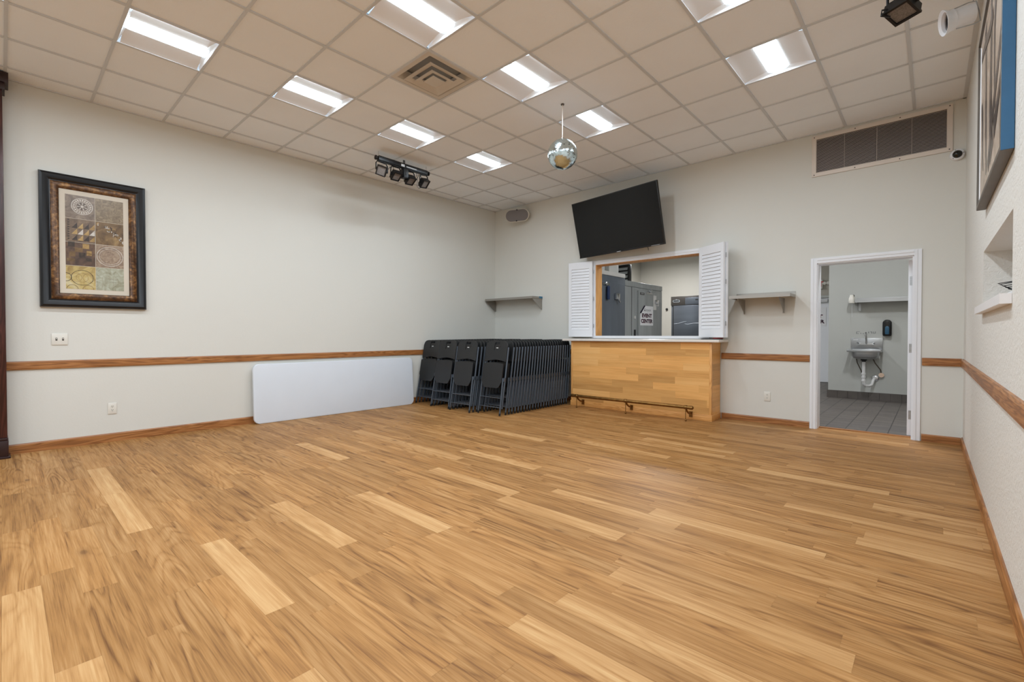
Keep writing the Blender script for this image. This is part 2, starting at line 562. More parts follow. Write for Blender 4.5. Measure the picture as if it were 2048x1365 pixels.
def box_vf(x0, x1, y0, y1, z0, z1):
    p = [(x, y, z) for z in (z0, z1) for y in (y0, y1) for x in (x0, x1)]
    return p, [(0, 2, 3, 1), (4, 5, 7, 6), (0, 1, 5, 4), (2, 6, 7, 3), (0, 4, 6, 2), (1, 3, 7, 5)]


rows = []
k0 = math.floor((YREAR - 0.1 - Y0) / PW); k1 = math.ceil((8.04 - Y0) / PW)
for k in range(k0, k1):
    v0 = Y0 + k * PW; v1 = min(v0 + PW, 8.04)
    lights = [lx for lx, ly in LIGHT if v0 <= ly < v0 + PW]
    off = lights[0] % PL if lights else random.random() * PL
    cells = []
    n = math.floor((-0.6 - off) / PL)
    u = off + n * PL
    while u < 6.7:
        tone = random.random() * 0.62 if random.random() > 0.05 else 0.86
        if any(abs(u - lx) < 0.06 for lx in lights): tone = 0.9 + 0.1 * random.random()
        cells.append((max(u, -0.6), min(u + PL, 6.72), tone))
        u += PL
    rows.append((v0, v1, [c for c in cells if c[1] > c[0] + 0.01]))
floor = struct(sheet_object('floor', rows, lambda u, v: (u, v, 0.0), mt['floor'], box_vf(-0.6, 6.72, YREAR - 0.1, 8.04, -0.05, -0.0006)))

# ---- walls
mb = MB(); mb.box(YREAR, 8.0, -0.15, 0, 0, ZC + 0.1, fn=lambda a, d, z: LW(a, d, z))
struct(mb.build('wall_left', mt['wall'], smooth=0))

DX0, DX1, DZ = 5.215, 6.108, 2.02            # doorway
WX0, WX1, WZ0, WZ1 = 2.10, 3.88, 1.135, 2.315  # serving hatch
WT = 0.18
mb = MB()
for x0, x1, z0, z1 in ((-0.45, WX0, 0, ZC + 0.1), (WX0, WX1, 0, WZ0), (WX0, WX1, WZ1, ZC + 0.1), (WX1, DX0, 0, ZC + 0.1), (DX0, DX1, DZ, ZC + 0.1), (DX1, 6.70, 0, ZC + 0.1)):
    mb.box(x0, x1, -WT, 0, z0, z1, fn=BW)
struct(mb.build('wall_back', mt['wall'], smooth=0))

NY0, NY1, NZ0, NZ1 = 4.20, 5.68, 1.335, 1.717  # opening in the right wall
mb = MB()
for y0, y1, z0, z1 in ((YREAR, NY0, 0, ZC + 0.1), (NY0, NY1, 0, NZ0), (NY0, NY1, NZ1, ZC + 0.1), (NY1, 8.1, 0, ZC + 0.1)):
    mb.box(y0, y1, -0.16, 0, z0, z1, fn=RW)
# deep recess behind the opening
mb.box(NY0 - 0.02, NY0, -0.62, -0.16, NZ0 - 0.02, NZ1 + 0.02, fn=RW)
mb.box(NY1, NY1 + 0.02, -0.62, -0.16, NZ0 - 0.02, NZ1 + 0.02, fn=RW)
mb.box(NY0, NY1, -0.62, -0.16, NZ0 - 0.02, NZ0, fn=RW)
mb.box(NY0, NY1, -0.62, -0.16, NZ1, NZ1 + 0.02, fn=RW)
mb.box(NY0 - 0.02, NY1 + 0.02, -0.64, -0.62, NZ0 - 0.02, NZ1 + 0.02, fn=RW)
struct(mb.build('wall_right', mt['wall_tex'], smooth=0))
mb = MB(); mb.box(-0.6, 6.75, YREAR - 0.15, YREAR, 0, ZC + 0.1)
struct(mb.build('wall_rear', mt['wall'], smooth=0))

# ---- ceiling: tiles lying in a grid of T bars
LIGHT_CELLS = [(2, 3), (2, 5), (2, 7), (2, 9), (5, 5), (5, 7), (5, 9), (8, 7), (8, 9)]
UNSEEN_CELLS = [(8, 5), (5, 3), (8, 3), (2, 1), (5, 1), (8, 1), (2, -1), (5, -1), (8, -1), (2, -3), (5, -3), (8, -3)]  # unseen fixtures continuing the pattern, added to light the room
VENT_CELL = (4, 6)
OPEN = set(LIGHT_CELLS + UNSEEN_CELLS + [VENT_CELL])
mb = MB()
for i in range(-1, 11):
    for j in range(-6, 13):
        if (i, j) in OPEN: continue
        x0, x1 = max(i * T, -0.40), min((i + 1) * T, 6.62)
        y0, y1 = max(j * T, YREAR), min((j + 1) * T, 7.93)
        e = 0.0135
        x0e, x1e, y0e, y1e = x0 + e, x1 - e, y0 + e, y1 - e
        # tile face with a small cut edge down to the bars
        mb.quad((x0e - .004, y0e - .004, ZC + 0.006), (x1e + .004, y0e - .004, ZC + 0.006), (x1e + .004, y1e + .004, ZC + 0.006), (x0e - .004, y1e + .004, ZC + 0.006), 0)
mb.box(-0.45, 6.7, YREAR - 0.1, 8.0, ZC + 0.16, ZC + 0.2, 0)
struct(mb.build('ceiling', [mt['tile']], smooth=0, recalc=False))
mb = MB()
for i in range(0, 11):
    mb.box(i * T - 0.0125, i * T + 0.0125, YREAR, 7.92, ZC - 0.003, ZC + 0.007)
for j in range(-5, 13):
    y = j * T
    for i in range(-1, 11):
        xa, xb = max(i * T + 0.0125, -0.42), min((i + 1) * T - 0.0125, 6.6)
        mb.box(xa, xb, y - 0.011, y + 0.011, ZC - 0.002, ZC + 0.007)
mb.box(YREAR, 7.9, 0, 0.022, ZC - 0.004, ZC + 0.007, fn=LW)
mb.box(YREAR, 7.9, 0, 0.03, ZC - 0.004, ZC + 0.007, fn=RW)
mb.box(-0.3, 6.5, 0, 0.022, ZC - 0.004, ZC + 0.007, fn=BW)
struct(mb.build('trim_1', [mt['grid']], smooth=0))

# ---- baseboards and chair rails
def bprof(h, t): return [(0, 0), (t, 0), (t, h - 0.012), (t * 0.55, h), (0, h)]
mb = MB(); mb.prism(bprof(0.093, 0.014), lambda d, z, a: LW(a, d, z), 1.2, 7.8)
struct(mb.build('baseboard_left', mt['oak_y'], smooth=0))
mb = MB()
for a, b in ((-0.2, 1.86), (4.115, 5.147), (6.182, 6.49)):
    mb.prism(bprof(0.078, 0.014), lambda d, z, w: BW(w, d, z), a, b)
struct(mb.build('baseboard_back', mt['oak'], smooth=0))
mb = MB(); mb.prism(bprof(0.088, 0.014), lambda d, z, a: RW(a, d, z), YREAR, 7.86)
struct(mb.build('baseboard_right', mt['oak_y'], smooth=0))
rp = [(0, 0.815), (0.016, 0.815), (0.018, 0.83), (0.018, 0.885), (0.012, 0.897), (0, 0.897)]
mb = MB(); mb.prism(rp, lambda d, z, a: LW(a, d, z), 1.19, 7.8); struct(mb.build('trim_2', mt['oak_y'], smooth=0))
mb = MB()
for a, b in ((-0.2, 1.86), (4.11, 5.147), (6.182, 6.49)):
    mb.prism([(d, z + 0.006) for d, z in rp], lambda d, z, w: BW(w, d, z), a, b)
struct(mb.build('trim_3', mt['oak'], smooth=0))
mb = MB(); mb.prism([(d * 1.2, z + 0.004) for d, z in rp], lambda d, z, a: RW(a, d, z), YREAR, 7.86); struct(mb.build('trim_4', mt['oak_y'], smooth=0))

# ---- door casing, stops and threshold
mb = MB()
def casing(mb, x0, x1, ztop, w=0.064):
    for a, b in ((x0 - w, x0), (x1, x1 + w)):
        mb.box(a, b, 0, 0.016, 0, ztop + w, fn=BW)
        mb.box(a + w * .12, b - w * .55, 0.016, 0.022, 0, ztop + w * .9, fn=BW)
    mb.box(x0, x1, 0, 0.016, ztop, ztop + w, fn=BW)
    mb.box(x0, x1, 0.016, 0.022, ztop + w * .5, ztop + w * .9, fn=BW)
casing(mb, DX0, DX1, DZ)
for a, b in ((DX0, DX0 + 0.012), (DX1 - 0.012, DX1)):
    mb.box(a, b, -WT - 0.005, 0, 0, DZ, fn=BW)
mb.box(DX0, DX1, -WT - 0.005, 0, DZ - 0.012, DZ, fn=BW)
struct(mb.build('trim_5', mt['white'], smooth=0))
mb = MB(); mb.box(DX0 + 0.013, DX1 - 0.013, -WT, -0.12, 0.0, 0.008, fn=BW)
struct(mb.build('trim_6', mt['oak'], smooth=0))
# hatch lining (bamboo) and white casing
mb = MB()
for a, b in ((WX0, WX0 + 0.012), (WX1 - 0.012, WX1)):
    mb.box(a, b, -WT, -0.004, WZ0, WZ1, fn=BW)
mb.box(WX0 + 0.012, WX1 - 0.012, -WT, -0.004, WZ1 - 0.012, WZ1, fn=BW)
struct(mb.build('trim_7', mt['bamboo_trim'], smooth=0))
mb = MB()
w = 0.064
for a, b in ((WX0 - w, WX0 + .004), (WX1 - .004, WX1 + w)):
    mb.box(a, b, 0, 0.016, WZ0 - 0.04, WZ1 + w, fn=BW)
mb.box(WX0, WX1, 0, 0.016, WZ1 - .004, WZ1 + w, fn=BW)
mb.box(WX0, WX1, 0.016, 0.022, WZ1 + w * .45, WZ1 + w * .9, fn=BW)
mb.box(WX0, WX1, -WT, 0.016, WZ0 - 0.04, WZ0, fn=BW)
struct(mb.build('trim_8', mt['white'], smooth=0))
# sill board of the opening in the right wall
mb = MB(); mb.box(NY0 + 0.004, NY1 - 0.004, -0.6, -0.001, NZ0 + .001, NZ0 + 0.018, fn=RW); mb.box(NY0 - 0.01, NY1 + 0.01, 0.001, 0.04, NZ0 - 0.04, NZ0 + 0.006, fn=RW)
struct(mb.build('trim_9', mt['sill'], smooth=0))

# ---- dark wooden pillar at the end of the left wall
pil = struct(thing('pillar', 'dark mahogany square pillar with a capital and plinth at the end of the picture wall', 'pillar', (-0.23, 1.08, 0)))
mb = MB(); mb.box(-0.09, 0.09, -0.09, 0.118, 0.19, ZC - 0.11); mb.build('shaft', mt['dark_wood'], pil, bevel=0.006)
mb = MB(); mb.box(-0.125, 0.125, -0.125, 0.158, ZC - 0.10, ZC - 0.006); mb.box(-0.105, 0.105, -0.105, 0.135, ZC - 0.165, ZC - 0.10); mb.build('capital', mt['darker_wood'], pil, bevel=0.004)
mb = MB(); mb.box(-0.115, 0.115, -0.115, 0.124, 0.0, 0.165); mb.box(-0.10, 0.10, -0.10, 0.121, 0.165, 0.19); mb.box(-0.125, 0.128, -0.125, 0.136, 0, 0.02); mb.build('plinth', mt['darker_wood'], pil, bevel=0.004)

# ---- kitchen shell beyond the hatch and the door
KC = 3.4
mb = MB(); mb.box(-0.6, 6.9, 8.04, 14.7, -0.05, 0.0); struct(mb.build('floor_kitchen', mt['ktile'], smooth=0))
mb = MB(); mb.box(-0.6, 6.9, 8.04, 14.7, KC, KC + 0.05); struct(mb.build('ceiling_kitchen', mt['tile'], smooth=0))
mb = MB(); mb.box(4.838, 6.7, 11.44, 11.6, 0, KC); mb.box(4.838, 4.99, 11.6, 14.5, 0, KC); struct(mb.build('wall_sink', mt['kwall'], smooth=0))
mb = MB(); mb.box(-0.5, 4.99, 14.5, 14.65, 0, KC); struct(mb.build('wall_far', mt['kwall2'], smooth=0))
mb = MB(); mb.box(-0.6, -0.45, 8.02, 14.65, 0, KC); mb.box(6.7, 6.85, 8.04, 11.6, 0, KC); struct(mb.build('wall_kitchen_sides', mt['kwall2'], smooth=0))
mb = MB(); mb.box(0.47, 4.6, 14.485, 14.499, 0.1, 2.65); struct(mb.build('trim_10', mt['kwall2'], smooth=0))
mb = MB()
x = 4.834
while x < 6.69:
    x1 = min(x + 0.15, 6.69)
    mb.box(x + 0.002, x1 - 0.002, 11.424, 11.439, 0.0, 0.135, 0)
    x = x1
mb.box(4.834, 6.69, 11.43, 11.4395, 0, 0.132, 1)
y = 11.44
mb.box(4.822, 4.837, 11.424, 14.49, 0.0, 0.135, 0)
struct(mb.build('baseboard_kitchen', [mt['cove'], mt['grout']], smooth=0))

# kitchen door, swung open against the side
d1 = struct(thing('door_1', 'white door standing open into the kitchen, seen edge on with three hinges', 'door', (6.09, YB + YBS * 6.09 + WT + 0.012, 0)))
mb = MB(); mb.box(-0.034, 0.010, 0.0, 0.86, 0.01, 2.0); mb.build('door_panel', mt['white'], d1, bevel=0.002)
for z in (0.245, 1.0, 1.76):
    mb = MB(); mb.box(-0.022, 0.004, -0.003, -0.0005, z - 0.05, z + 0.05); mb.tube([(0.009, -0.006, z - 0.05), (0.009, -0.006, z + 0.05)], 0.005, 8); mb.build('hinge', mt['steel'], d1)
# far door with closer rail
d2 = struct(thing('door_2', 'white exit door in the far kitchen wall with a poster on it', 'door', (4.0, 14.48, 0)))
mb = MB(); mb.box(-0.46, 0.43, -0.03, 0, 0.01, 2.02); mb.build('door_panel', mt['white'], d2)
mb = MB(); mb.box(-0.52, -0.46, -0.05, 0.003, 0, 2.09); mb.box(0.43, 0.5, -0.05, 0.003, 0, 2.09); mb.box(-0.46, 0.43, -0.05, 0.003, 2.03, 2.09); mb.build('door_frame', mt['kwall'], d2)
mb = MB(); mb.box(0.05, 0.40, -0.09, -0.031, 1.93, 2.0); mb.build('door_closer', mt['steel'], d2)

# ================================================================== CEILING THINGS
def make_light(label, lens_mat, watt=WATT, lamp=LAMP):
    t = thing('ceiling_light', label, 'light', (0, 0, 0), 0, 'recessed square ceiling lights')
    h = T / 2 - 0.0125
    lw = 0.088
    # housing
    mb = MB(); z = 0.10
    for p in (((-h, -h), (h, -h)), ((h, -h), (h, h)), ((h, h), (-h, h)), ((-h, h), (-h, -h))):
        (xa, ya), (xb, yb) = p
        mb.quad((xa, ya, 0.0), (xb, yb, 0.0), (xb, yb, z), (xa, ya, z))
    mb.quad((-h, -h, z), (h, -h, z), (h, h, z), (-h, h, z))
    mb.build('housing', mt['reflector'], t, smooth=0)
    # two curved wings, rising from the rim to the lens
    for s in (-1, 1):
        mb = MB(); n = 10
        prof = [(s * (h - (h - lw) * i / n), 0.001 + 0.036 * math.sin(PI / 2 * i / n)) for i in range(n + 1)]
        v = [(x, yy, zz) for x, zz in prof for yy in (-h + .02, h - .02)]
        mb.add(v, [(2 * i, 2 * i + 1, 2 * i + 3, 2 * i + 2) for i in range(n)])
        mb.build('reflector', mt['reflector'], t, smooth=60)
    # sloping end plates
    for s in (-1, 1):
        mb = MB()
        mb.quad((-h, s * h, 0.001), (h, s * h, 0.001), (h * .8, s * (h - 0.03), 0.038), (-h * .8, s * (h - 0.03), 0.038))
        mb.build('end_plate', mt['reflector'], t, smooth=0)
    # basket lens
    mb = MB(); n = 12; hl = h - 0.03
    ys = [-hl, -hl + 0.004, -hl + 0.02, hl - 0.02, hl - 0.004, hl]
    ks = [0.55, 0.8, 1.0, 1.0, 0.8, 0.55]
    v = []
    for yy, k in zip(ys, ks):
        for i in range(n + 1):
            a = PI * i / n
            v.append((-lw * math.cos(a), yy, 0.038 - 0.020 * k * math.sin(a) ** 0.6))
    fs = []
    m = n + 1
    for r_ in range(5):
        for i in range(n): fs.append((r_ * m + i, r_ * m + i + 1, (r_ + 1) * m + i + 1, (r_ + 1) * m + i))
    fs.append(tuple(range(m))); fs.append(tuple(5 * m + i for i in range(m)))
    mb.add(v, fs)
    mb.build('lens', lens_mat, t, smooth=50)
    # clip wires at the lens ends
    for s in (-1, 1):
        mb = MB()
        mb.tube([(-lw * math.cos(PI * i / 10), s * (hl + 0.003), 0.038 - 0.0225 * math.sin(PI * i / 10) ** 0.6) for i in range(11)], 0.0022, 6)
        mb.build('lens_rim', mt['grid'], t)
    ld = bpy.data.lights.new('tube', 'AREA'); ld.shape = 'RECTANGLE'; ld.size = 0.13; ld.size_y = 0.5  # added area light below the lens, lights the room but not the wings
    ld.energy = watt; ld.color = lamp
    lo = bpy.data.objects.new('tube', ld); COL.objects.link(lo); lo.parent = t; lo.location = (0, 0, 0.0145)
    return t


LIGHT_LABELS = {
    (2, 3): 'lit recessed ceiling light nearest the dark wooden pillar',
    (2, 5): 'lit recessed ceiling light above the picture wall, second from the dark pillar',
    (2, 7): 'lit recessed ceiling light directly behind the black bar of stage lights',
    (2, 9): 'smallest lit ceiling light, deep in the corner beyond the bar of stage lights',
    (5, 5): 'large lit ceiling light on the camera side of the square air vent',
    (5, 7): 'lit ceiling light on the far side of the square air vent, before the mirror ball',
    (5, 9): 'lit ceiling light right behind the rod of the mirror ball',
    (8, 7): 'lit ceiling light cut off by the top edge, before the one nearest the wall grille',
    (8, 9): 'lit ceiling light nearest the long air grille on the back wall'}
POWER = {(2, 3): 7, (2, 5): 9.5, (2, 7): 10.5, (2, 9): 10, (5, 5): 9, (5, 7): 9, (5, 9): 9, (8, 7): 10, (8, 9): 10, (8, 5): 10, (5, 3): 13, (8, 3): 11,
         (2, 1): 6, (5, 1): 16, (8, 1): 13, (2, -1): 8, (5, -1): 18, (8, -1): 18, (2, -3): 12, (5, -3): 15, (8, -3): 15}  # fixtures behind the camera mostly boosted to stand in for flash bounce
proto_light = None
for c in LIGHT_CELLS + UNSEEN_CELLS:
    loc = ((c[0] + 0.5) * T, (c[1] + 0.5) * T, ZC)
    lab = LIGHT_LABELS.get(c, 'lit recessed ceiling light further along the ceiling, outside the photo')
    if proto_light is None:
        proto_light = make_light(lab, mt['lens'], POWER[c]); proto_light.location = loc
    else:
        o = dup(proto_light, loc, (0, 0, 0), lab)
        if c in UNSEEN_CELLS: o['group'] = 'recessed ceiling lights outside the photo'
        for ch in o.children:
            if ch.type == 'LIGHT': ch.data = ch.data.copy(); ch.data.energy = POWER[c]
kl = make_light('added kitchen ceiling light beyond the back wall, hidden from view', mt['lens_k'], KWATT, (0.95, 0.97, 1.0))  # unseen lamps added and placed to brighten kitchen walls and coolers
kl['group'] = 'added kitchen ceiling lights'; kl.location = (3.6, 9.8, KC - 0.11)
for p, wk in (((1.0, 12.4, KC - 0.11), 88.0), ((5.7, 8.75, KC - 0.11), 31.0)):
    o = dup(kl, p, (0, 0, 0), kl['label'])
    for ch in o.children:
        if ch.type == 'LIGHT': ch.data = ch.data.copy(); ch.data.energy = wk

# square air diffuser
v = thing('air_vent', 'square louvred ceiling air vent among the tiles and lights', 'vent', ((VENT_CELL[0] + .5) * T, (VENT_CELL[1] + .5) * T, ZC))
h = T / 2 - 0.0125
def ring(mb, a, za, b, zb, th=0.004):
    """square conical ring from half-size a at za to b at zb"""
    for (s1, s2) in (((-1, -1), (1, -1)), ((1, -1), (1, 1)), ((1, 1), (-1, 1)), ((-1, 1), (-1, -1))):
        mb.quad((s1[0] * a, s1[1] * a, za), (s2[0] * a, s2[1] * a, za), (s2[0] * b, s2[1] * b, zb), (s1[0] * b, s1[1] * b, zb))
        mb.quad((s1[0] * a, s1[1] * a, za + th), (s2[0] * a, s2[1] * a, za + th), (s2[0] * b, s2[1] * b, zb + th), (s1[0] * b, s1[1] * b, zb + th))
mb = MB(); ring(mb, h, 0.0, h - 0.045, 0.0); ring(mb, h - 0.045, 0.0, h - 0.085, 0.07); mb.build('frame', mt['vent'], v, smooth=0)
for (a, za, b, zb) in ((0.206, -0.021, 0.150, -0.008), (0.136, -0.034, 0.085, -0.022)):
    mb = MB(); ring(mb, a, za, b, zb); mb.build('louvre', mt['vent'], v, smooth=0)
mb = MB(); mb.box(-0.072, 0.072, -0.072, 0.072, -0.041, -0.035); mb.build('centre_plate', mt['vent'], v, smooth=0)
mb = MB(); mb.box(-h, h, -h, h, 0.085, 0.09); mb.build('duct', mt['duct2'], v, smooth=0)

# mirror ball
ball = thing('mirror_ball', 'silver mirror ball hanging on a thin rod from the ceiling', 'disco ball', (3.34, 5.196, 3.07))
rb = 0.157
mb = MB(); mb.ball((0, 0, 0), rb - 0.003, 16); mb.build('ball', mt['ball_core'], ball)
mb = MB(); nr = 46
for i in range(1, nr):
    th = PI * i / nr; th2 = PI * (i + 1) / nr
    if i == nr - 1: continue
    n = max(6, int(round(2 * nr * math.sin((th + th2) / 2))))
    for j in range(n):
        if random.random() < 0.012: continue
        c = Vector((math.sin((th + th2) / 2) * math.cos(2 * PI * (j + .5) / n), math.sin((th + th2) / 2) * math.sin(2 * PI * (j + .5) / n), math.cos((th + th2) / 2)))
        tilt = Vector((random.gauss(0, .03), random.gauss(0, .03), random.gauss(0, .03)))
        nn = (c + tilt).normalized()
        e1 = Vector((0, 0, 1)).cross(nn).normalized(); e2 = nn.cross(e1)
        hs = rb * PI / nr * 0.475; hw = rb * math.sin((th + th2) / 2) * PI / n * 0.95
        p = c * rb
        mb.add([p - e1 * hw - e2 * hs, p + e1 * hw - e2 * hs, p + e1 * hw + e2 * hs, p - e1 * hw + e2 * hs], [(0, 1, 2, 3)])
mb.build('mirror_tiles', mt['mirror'], ball, smooth=0, recalc=False)
mb = MB(); mb.tube([(0, 0, rb - .005), (0, 0, ZC - 3.07)], 0.0042, 8); mb.build('rod', mt['grille_frame'], ball)
mb = MB(); mb.lathe([(0.02, rb - 0.004), (0.02, rb + 0.012), (0.008, rb + 0.016)], n=12); mb.build('collar', mt['chrome'], ball)
mb = MB(); mb.lathe([(0.018, ZC - 3.07 - 0.006), (0.018, ZC - 3.07 + 0.003)], n=12); mb.build('ceiling_cap', mt['frame_grey'], ball)


def led_head(parent, loc, rot, yoke_h=0.11, name='lamp_head', s=0.168):
    """flat square LED par: box body, recessed face, yoke; looks along local -z before rotation"""
    o = bpy.data.objects.new(name, None)
    h = s / 2
    mb = MB()
    c = h * 0.86
    body = [(-h, -c), (-c, -h), (c, -h), (h, -c), (h, c), (c, h), (-c, h), (-h, c)]
    rot_m = Matrix.Translation(loc) @ rot
    fn = lambda u, v, w: rot_m @ Vector((u, v, w))
    mb.prism(body, fn, -0.015, 0.03)
    mb.prism([(u * .8, v * .8) for u, v in body], fn, 0.03, 0.055)
    # raised rim round the face
    for a in ((-h, h, -h, -h * .8), (-h, h, h * .8, h), (-h, -h * .8, -h * .8, h * .8), (h * .8, h, -h * .8, h * .8)):
        mb.box(a[0], a[1], a[2], a[3], -0.03, -0.015, fn=fn)
    # side knobs
    for sg in (-1, 1):
        p = fn(sg * h, 0, 0.012); q = fn(sg * (h + 0.018), 0, 0.012)
        mb.tube([p, q], 0.012, 10)
    hd = mb.build(name, mt['black_metal'], parent, smooth=30)
    mb = MB(); mb.prism([(u * .8, v * .8) for u, v in [(-h, -h), (h, -h), (h, h), (-h, h)]], fn, -0.019, -0.0155)
    mb.build('lamp_face', mt['led'], hd, smooth=0)
    # yoke: U strap from the pivots up to the bar
    top = Vector(loc) + Vector((0, 0, yoke_h))
    ax = rot @ Vector((1, 0, 0))
    a = Vector(fn(-h - 0.012, 0, 0.012)); b = Vector(fn(h + 0.012, 0, 0.012))
    off = Vector((0, 0, yoke_h))
    mb = MB()
    mb.tube([a, a + off * .7, a + off * .95 + (b - a) * .12, b + off * .95 - (b - a) * .12, b + off * .7, b], 0.009, 6)
    mb.build('yoke', mt['black_metal'], hd, smooth=40)
    return hd


# bar of four stage lamps
bar = thing('stage_light_bar', 'black ceiling-hung bar with four square stage lamps near the picture wall', 'stage light', (0.80, 4.95, 0))
mb = MB(); zb = 3.50
mb.box(-0.03, 0.03, -0.40, 0.40, zb - 0.03, zb + 0.03)
mb.box(-0.022, 0.022, -0.40, 0.40, zb - 0.04, zb - 0.03)
mb.build('bar', mt['black_metal'], bar, bevel=0.004)
for s in (-1, 1):
    mb = MB(); mb.lathe([(0.006, 0), (0.03, 0.004), (0.03, 0.018), (0.006, 0.022)], Matrix.Translation((0, s * 0.43, zb)) @ Matrix.Rotation(-s * PI / 2, 4, 'X') @ Matrix.Translation((0, 0, -0.011)), 12)
    mb.tube([(0, s * 0.40, zb), (0, s * 0.42, zb)], 0.006, 6)
    mb.build('end_knob', mt['black'], bar)
    mb = MB(); mb.tube([(0, s * 0.39, zb + 0.03), (0, s * 0.39, ZC - 0.003)], 0.003, 6); mb.build('hanger', mt['steel'], bar)
mb = MB(); mb.box(-0.045, 0.045, -0.02, 0.055, zb - 0.17, zb - 0.04); mb.build('control_box', mt['black'], bar, bevel=0.006)
mb = MB(); mb.box(0.0305, 0.0315, -0.055, 0.0, zb - 0.022, zb + 0.01); mb.box(0.0305, 0.0315, 0.03, 0.20, zb - 0.015, zb - 0.003); mb.build('sticker', mt['logo_white'], bar, smooth=0)
mb = MB(); mb.tube([(0, 0.0, zb + .03), (0.01, -0.005, zb + 0.075), (0.0, 0.02, zb + 0.08), (0, 0.02, zb + 0.03)], 0.007, 6); mb.build('clamp', mt['black'], bar)
def look(dirv, twist=0):
    d = Vector(dirv).normalized()
    return d.to_track_quat('-Z', 'Y').to_matrix().to_4x4() @ Matrix.Rotation(twist, 4, 'Z')
heads = [((0.0, -0.345, 3.345), (1.0, -0.95, -0.55)), ((-0.01, -0.115, 3.34), (0.75, 0.05, -1.0)), ((-0.01, 0.12, 3.335), (0.65, 0.10, -1.0)), ((0.0, 0.355, 3.345), (0.75, 0.25, -0.85))]
hrot = []
for loc, d in heads:
    d = Vector(d).normalized()
    # keep the pivot axis along the bar
    x = Vector((0, 1, 0)); z = -d
    x = (x - z * x.dot(z)).normalized(); y = z.cross(x)
    m = Matrix((x, y, z)).transposed().to_4x4()
    led_head(bar, loc, m, 0.115, s=0.13)
for a, b in ((-0.31, -0.15), (-0.07, 0.02), (0.17, 0.31)):
    mb = MB(); mb.tube([(0.01, a, 3.40), (0.03, a + 0.03, 3.35), (0.02, (a + b) / 2, 3.42), (0.0, b - 0.02, 3.45), (0.0, b, 3.40)], 0.004, 6); mb.build('cable', mt['black'], bar)
mb = MB(); mb.tube([(0.0, 0.22, 3.46), (0.0, 0.235, 3.36), (0.0, 0.23, 3.27), (0.0, 0.26, 3.25), (0.0, 0.30, 3.27)], 0.0035, 6); mb.build('cable', mt['black'], bar)

# single square lamp near the right wall
lamp = thing('ceiling_stage_light', 'single black square lamp hanging from the ceiling near the framed artwork', 'stage light', (6.10, 5.17, 0))
d = Vector((-0.1, -0.30, -1.0)).normalized(); z = -d; x = Vector((0.9, -0.45, 0)); x = (x - z * x.dot(z)).normalized(); y = z.cross(x)
led_head(lamp, (0, 0, 3.288), Matrix((x, y, z)).transposed().to_4x4(), 0.2, 'lamp_body', 0.15)
mb = MB(); mb.box(-0.035, 0.035, -0.02, 0.02, 3.44, ZC - 0.004); mb.build('bracket', mt['black_metal'], lamp, bevel=0.004)
mb = MB(); mb.tube([(-0.06, -0.04, 3.30), (-0.10, -0.06, 3.30), (-0.105, -0.05, 3.27), (-0.06, -0.02, 3.26)], 0.006, 6); mb.build('cable', mt['black'], lamp)

# white spotlight can
can = thing('spotlight', 'white cylindrical spotlight with flared mouth on a wire yoke, top of right wall', 'spotlight', (6.30, 5.61, 3.325))
ax = Vector((0.18, 0.05, 0.032)).normalized()
rm = ax.to_track_quat('Z', 'Y').to_matrix().to_4x4()
mb = MB()
mb.lathe([(0.062, 0.03), (0.066, 0.012), (0.08, 0.0), (0.083, 0.0), (0.083, 0.008), (0.068, 0.03), (0.068, 0.055), (0.062, 0.058), (0.06, 0.135), (0.058, 0.162), (0.03, 0.168), (0.03, 0.160), (0.05, 0.154), (0.054, 0.06)], rm, 28, cap=False)
mb.build('lamp_can', mt['white'], can)
mb = MB(); mb.lathe([(0.061, 0.075), (0.05, 0.072), (0.001, 0.066)], rm, 24, cap=False); mb.build('lamp_lens', mt['grille'], can)
mb = MB(); mb.lathe([(0.0605, 0.036), (0.0605, 0.044), (0.052, 0.044), (0.052, 0.036), (0.0605, 0.036)], rm, 24, cap=False); mb.build('lens_ring', mt['duct'], can)
side = ax.cross(Vector((0, 0, 1))).normalized(); upv = side.cross(ax)
mb = MB()
p = [upv * 0.07 + ax * 0.06, upv * 0.078 + ax * 0.15, upv * 0.07 + ax * 0.186, ax * 0.19, -upv * 0.07 + ax * 0.186, -upv * 0.078 + ax * 0.15, -upv * 0.068 + ax * 0.06]
mb.tube(p, 0.0035, 6); mb.build('yoke', mt['steel'], can)
mb = MB(); mb.tube([upv * 0.074 + ax * 0.17, upv * 0.09 + ax * 0.19 + Vector((0, 0, 0.03)), Vector((0.175, 0.10, ZC - 3.325 - 0.005))], 0.004, 6); mb.build('hanger', mt['steel'], can)

# ================================================================== LEFT WALL THINGS
# framed collage
PY, PZ, PWD, PHT = 1.847, 2.113, 0.838, 1.352
pic = thing('framed_picture', 'collage of eight brown and gold panels in a black and bronze frame', 'picture', LW(PY, 0.002, PZ), ROT_L)
def rect_frame(mb, w, h, prof):
    """prof: list of (inset, depth towards viewer) closed open strip mitred round a w x h rectangle"""
    for (ax_, sx) in (('t', 1), ('r', 1), ('b', 1), ('l', 1)):
        pass
    n = len(prof)
    vs = []
    for ins, dep in prof:
        a, b = w / 2 - ins, h / 2 - ins
        vs += [(-a, -dep, -b), (a, -dep, -b), (a, -dep, b), (-a, -dep, b)]
    fs = []
    for i in range(n - 1):
        for j in range(4):
            fs.append((4 * i + j, 4 * i + (j + 1) % 4, 4 * (i + 1) + (j + 1) % 4, 4 * (i + 1) + j))
    mb.add(vs, fs)
mb = MB(); rect_frame(mb, PWD, PHT, [(0, 0), (0, 0.03), (0.006, 0.045), (0.025, 0.052), (0.055, 0.045), (0.075, 0.028), (0.082, 0.03), (0.082, 0.0)]); mb.build('frame', mt['frame_black'], pic, smooth=28)
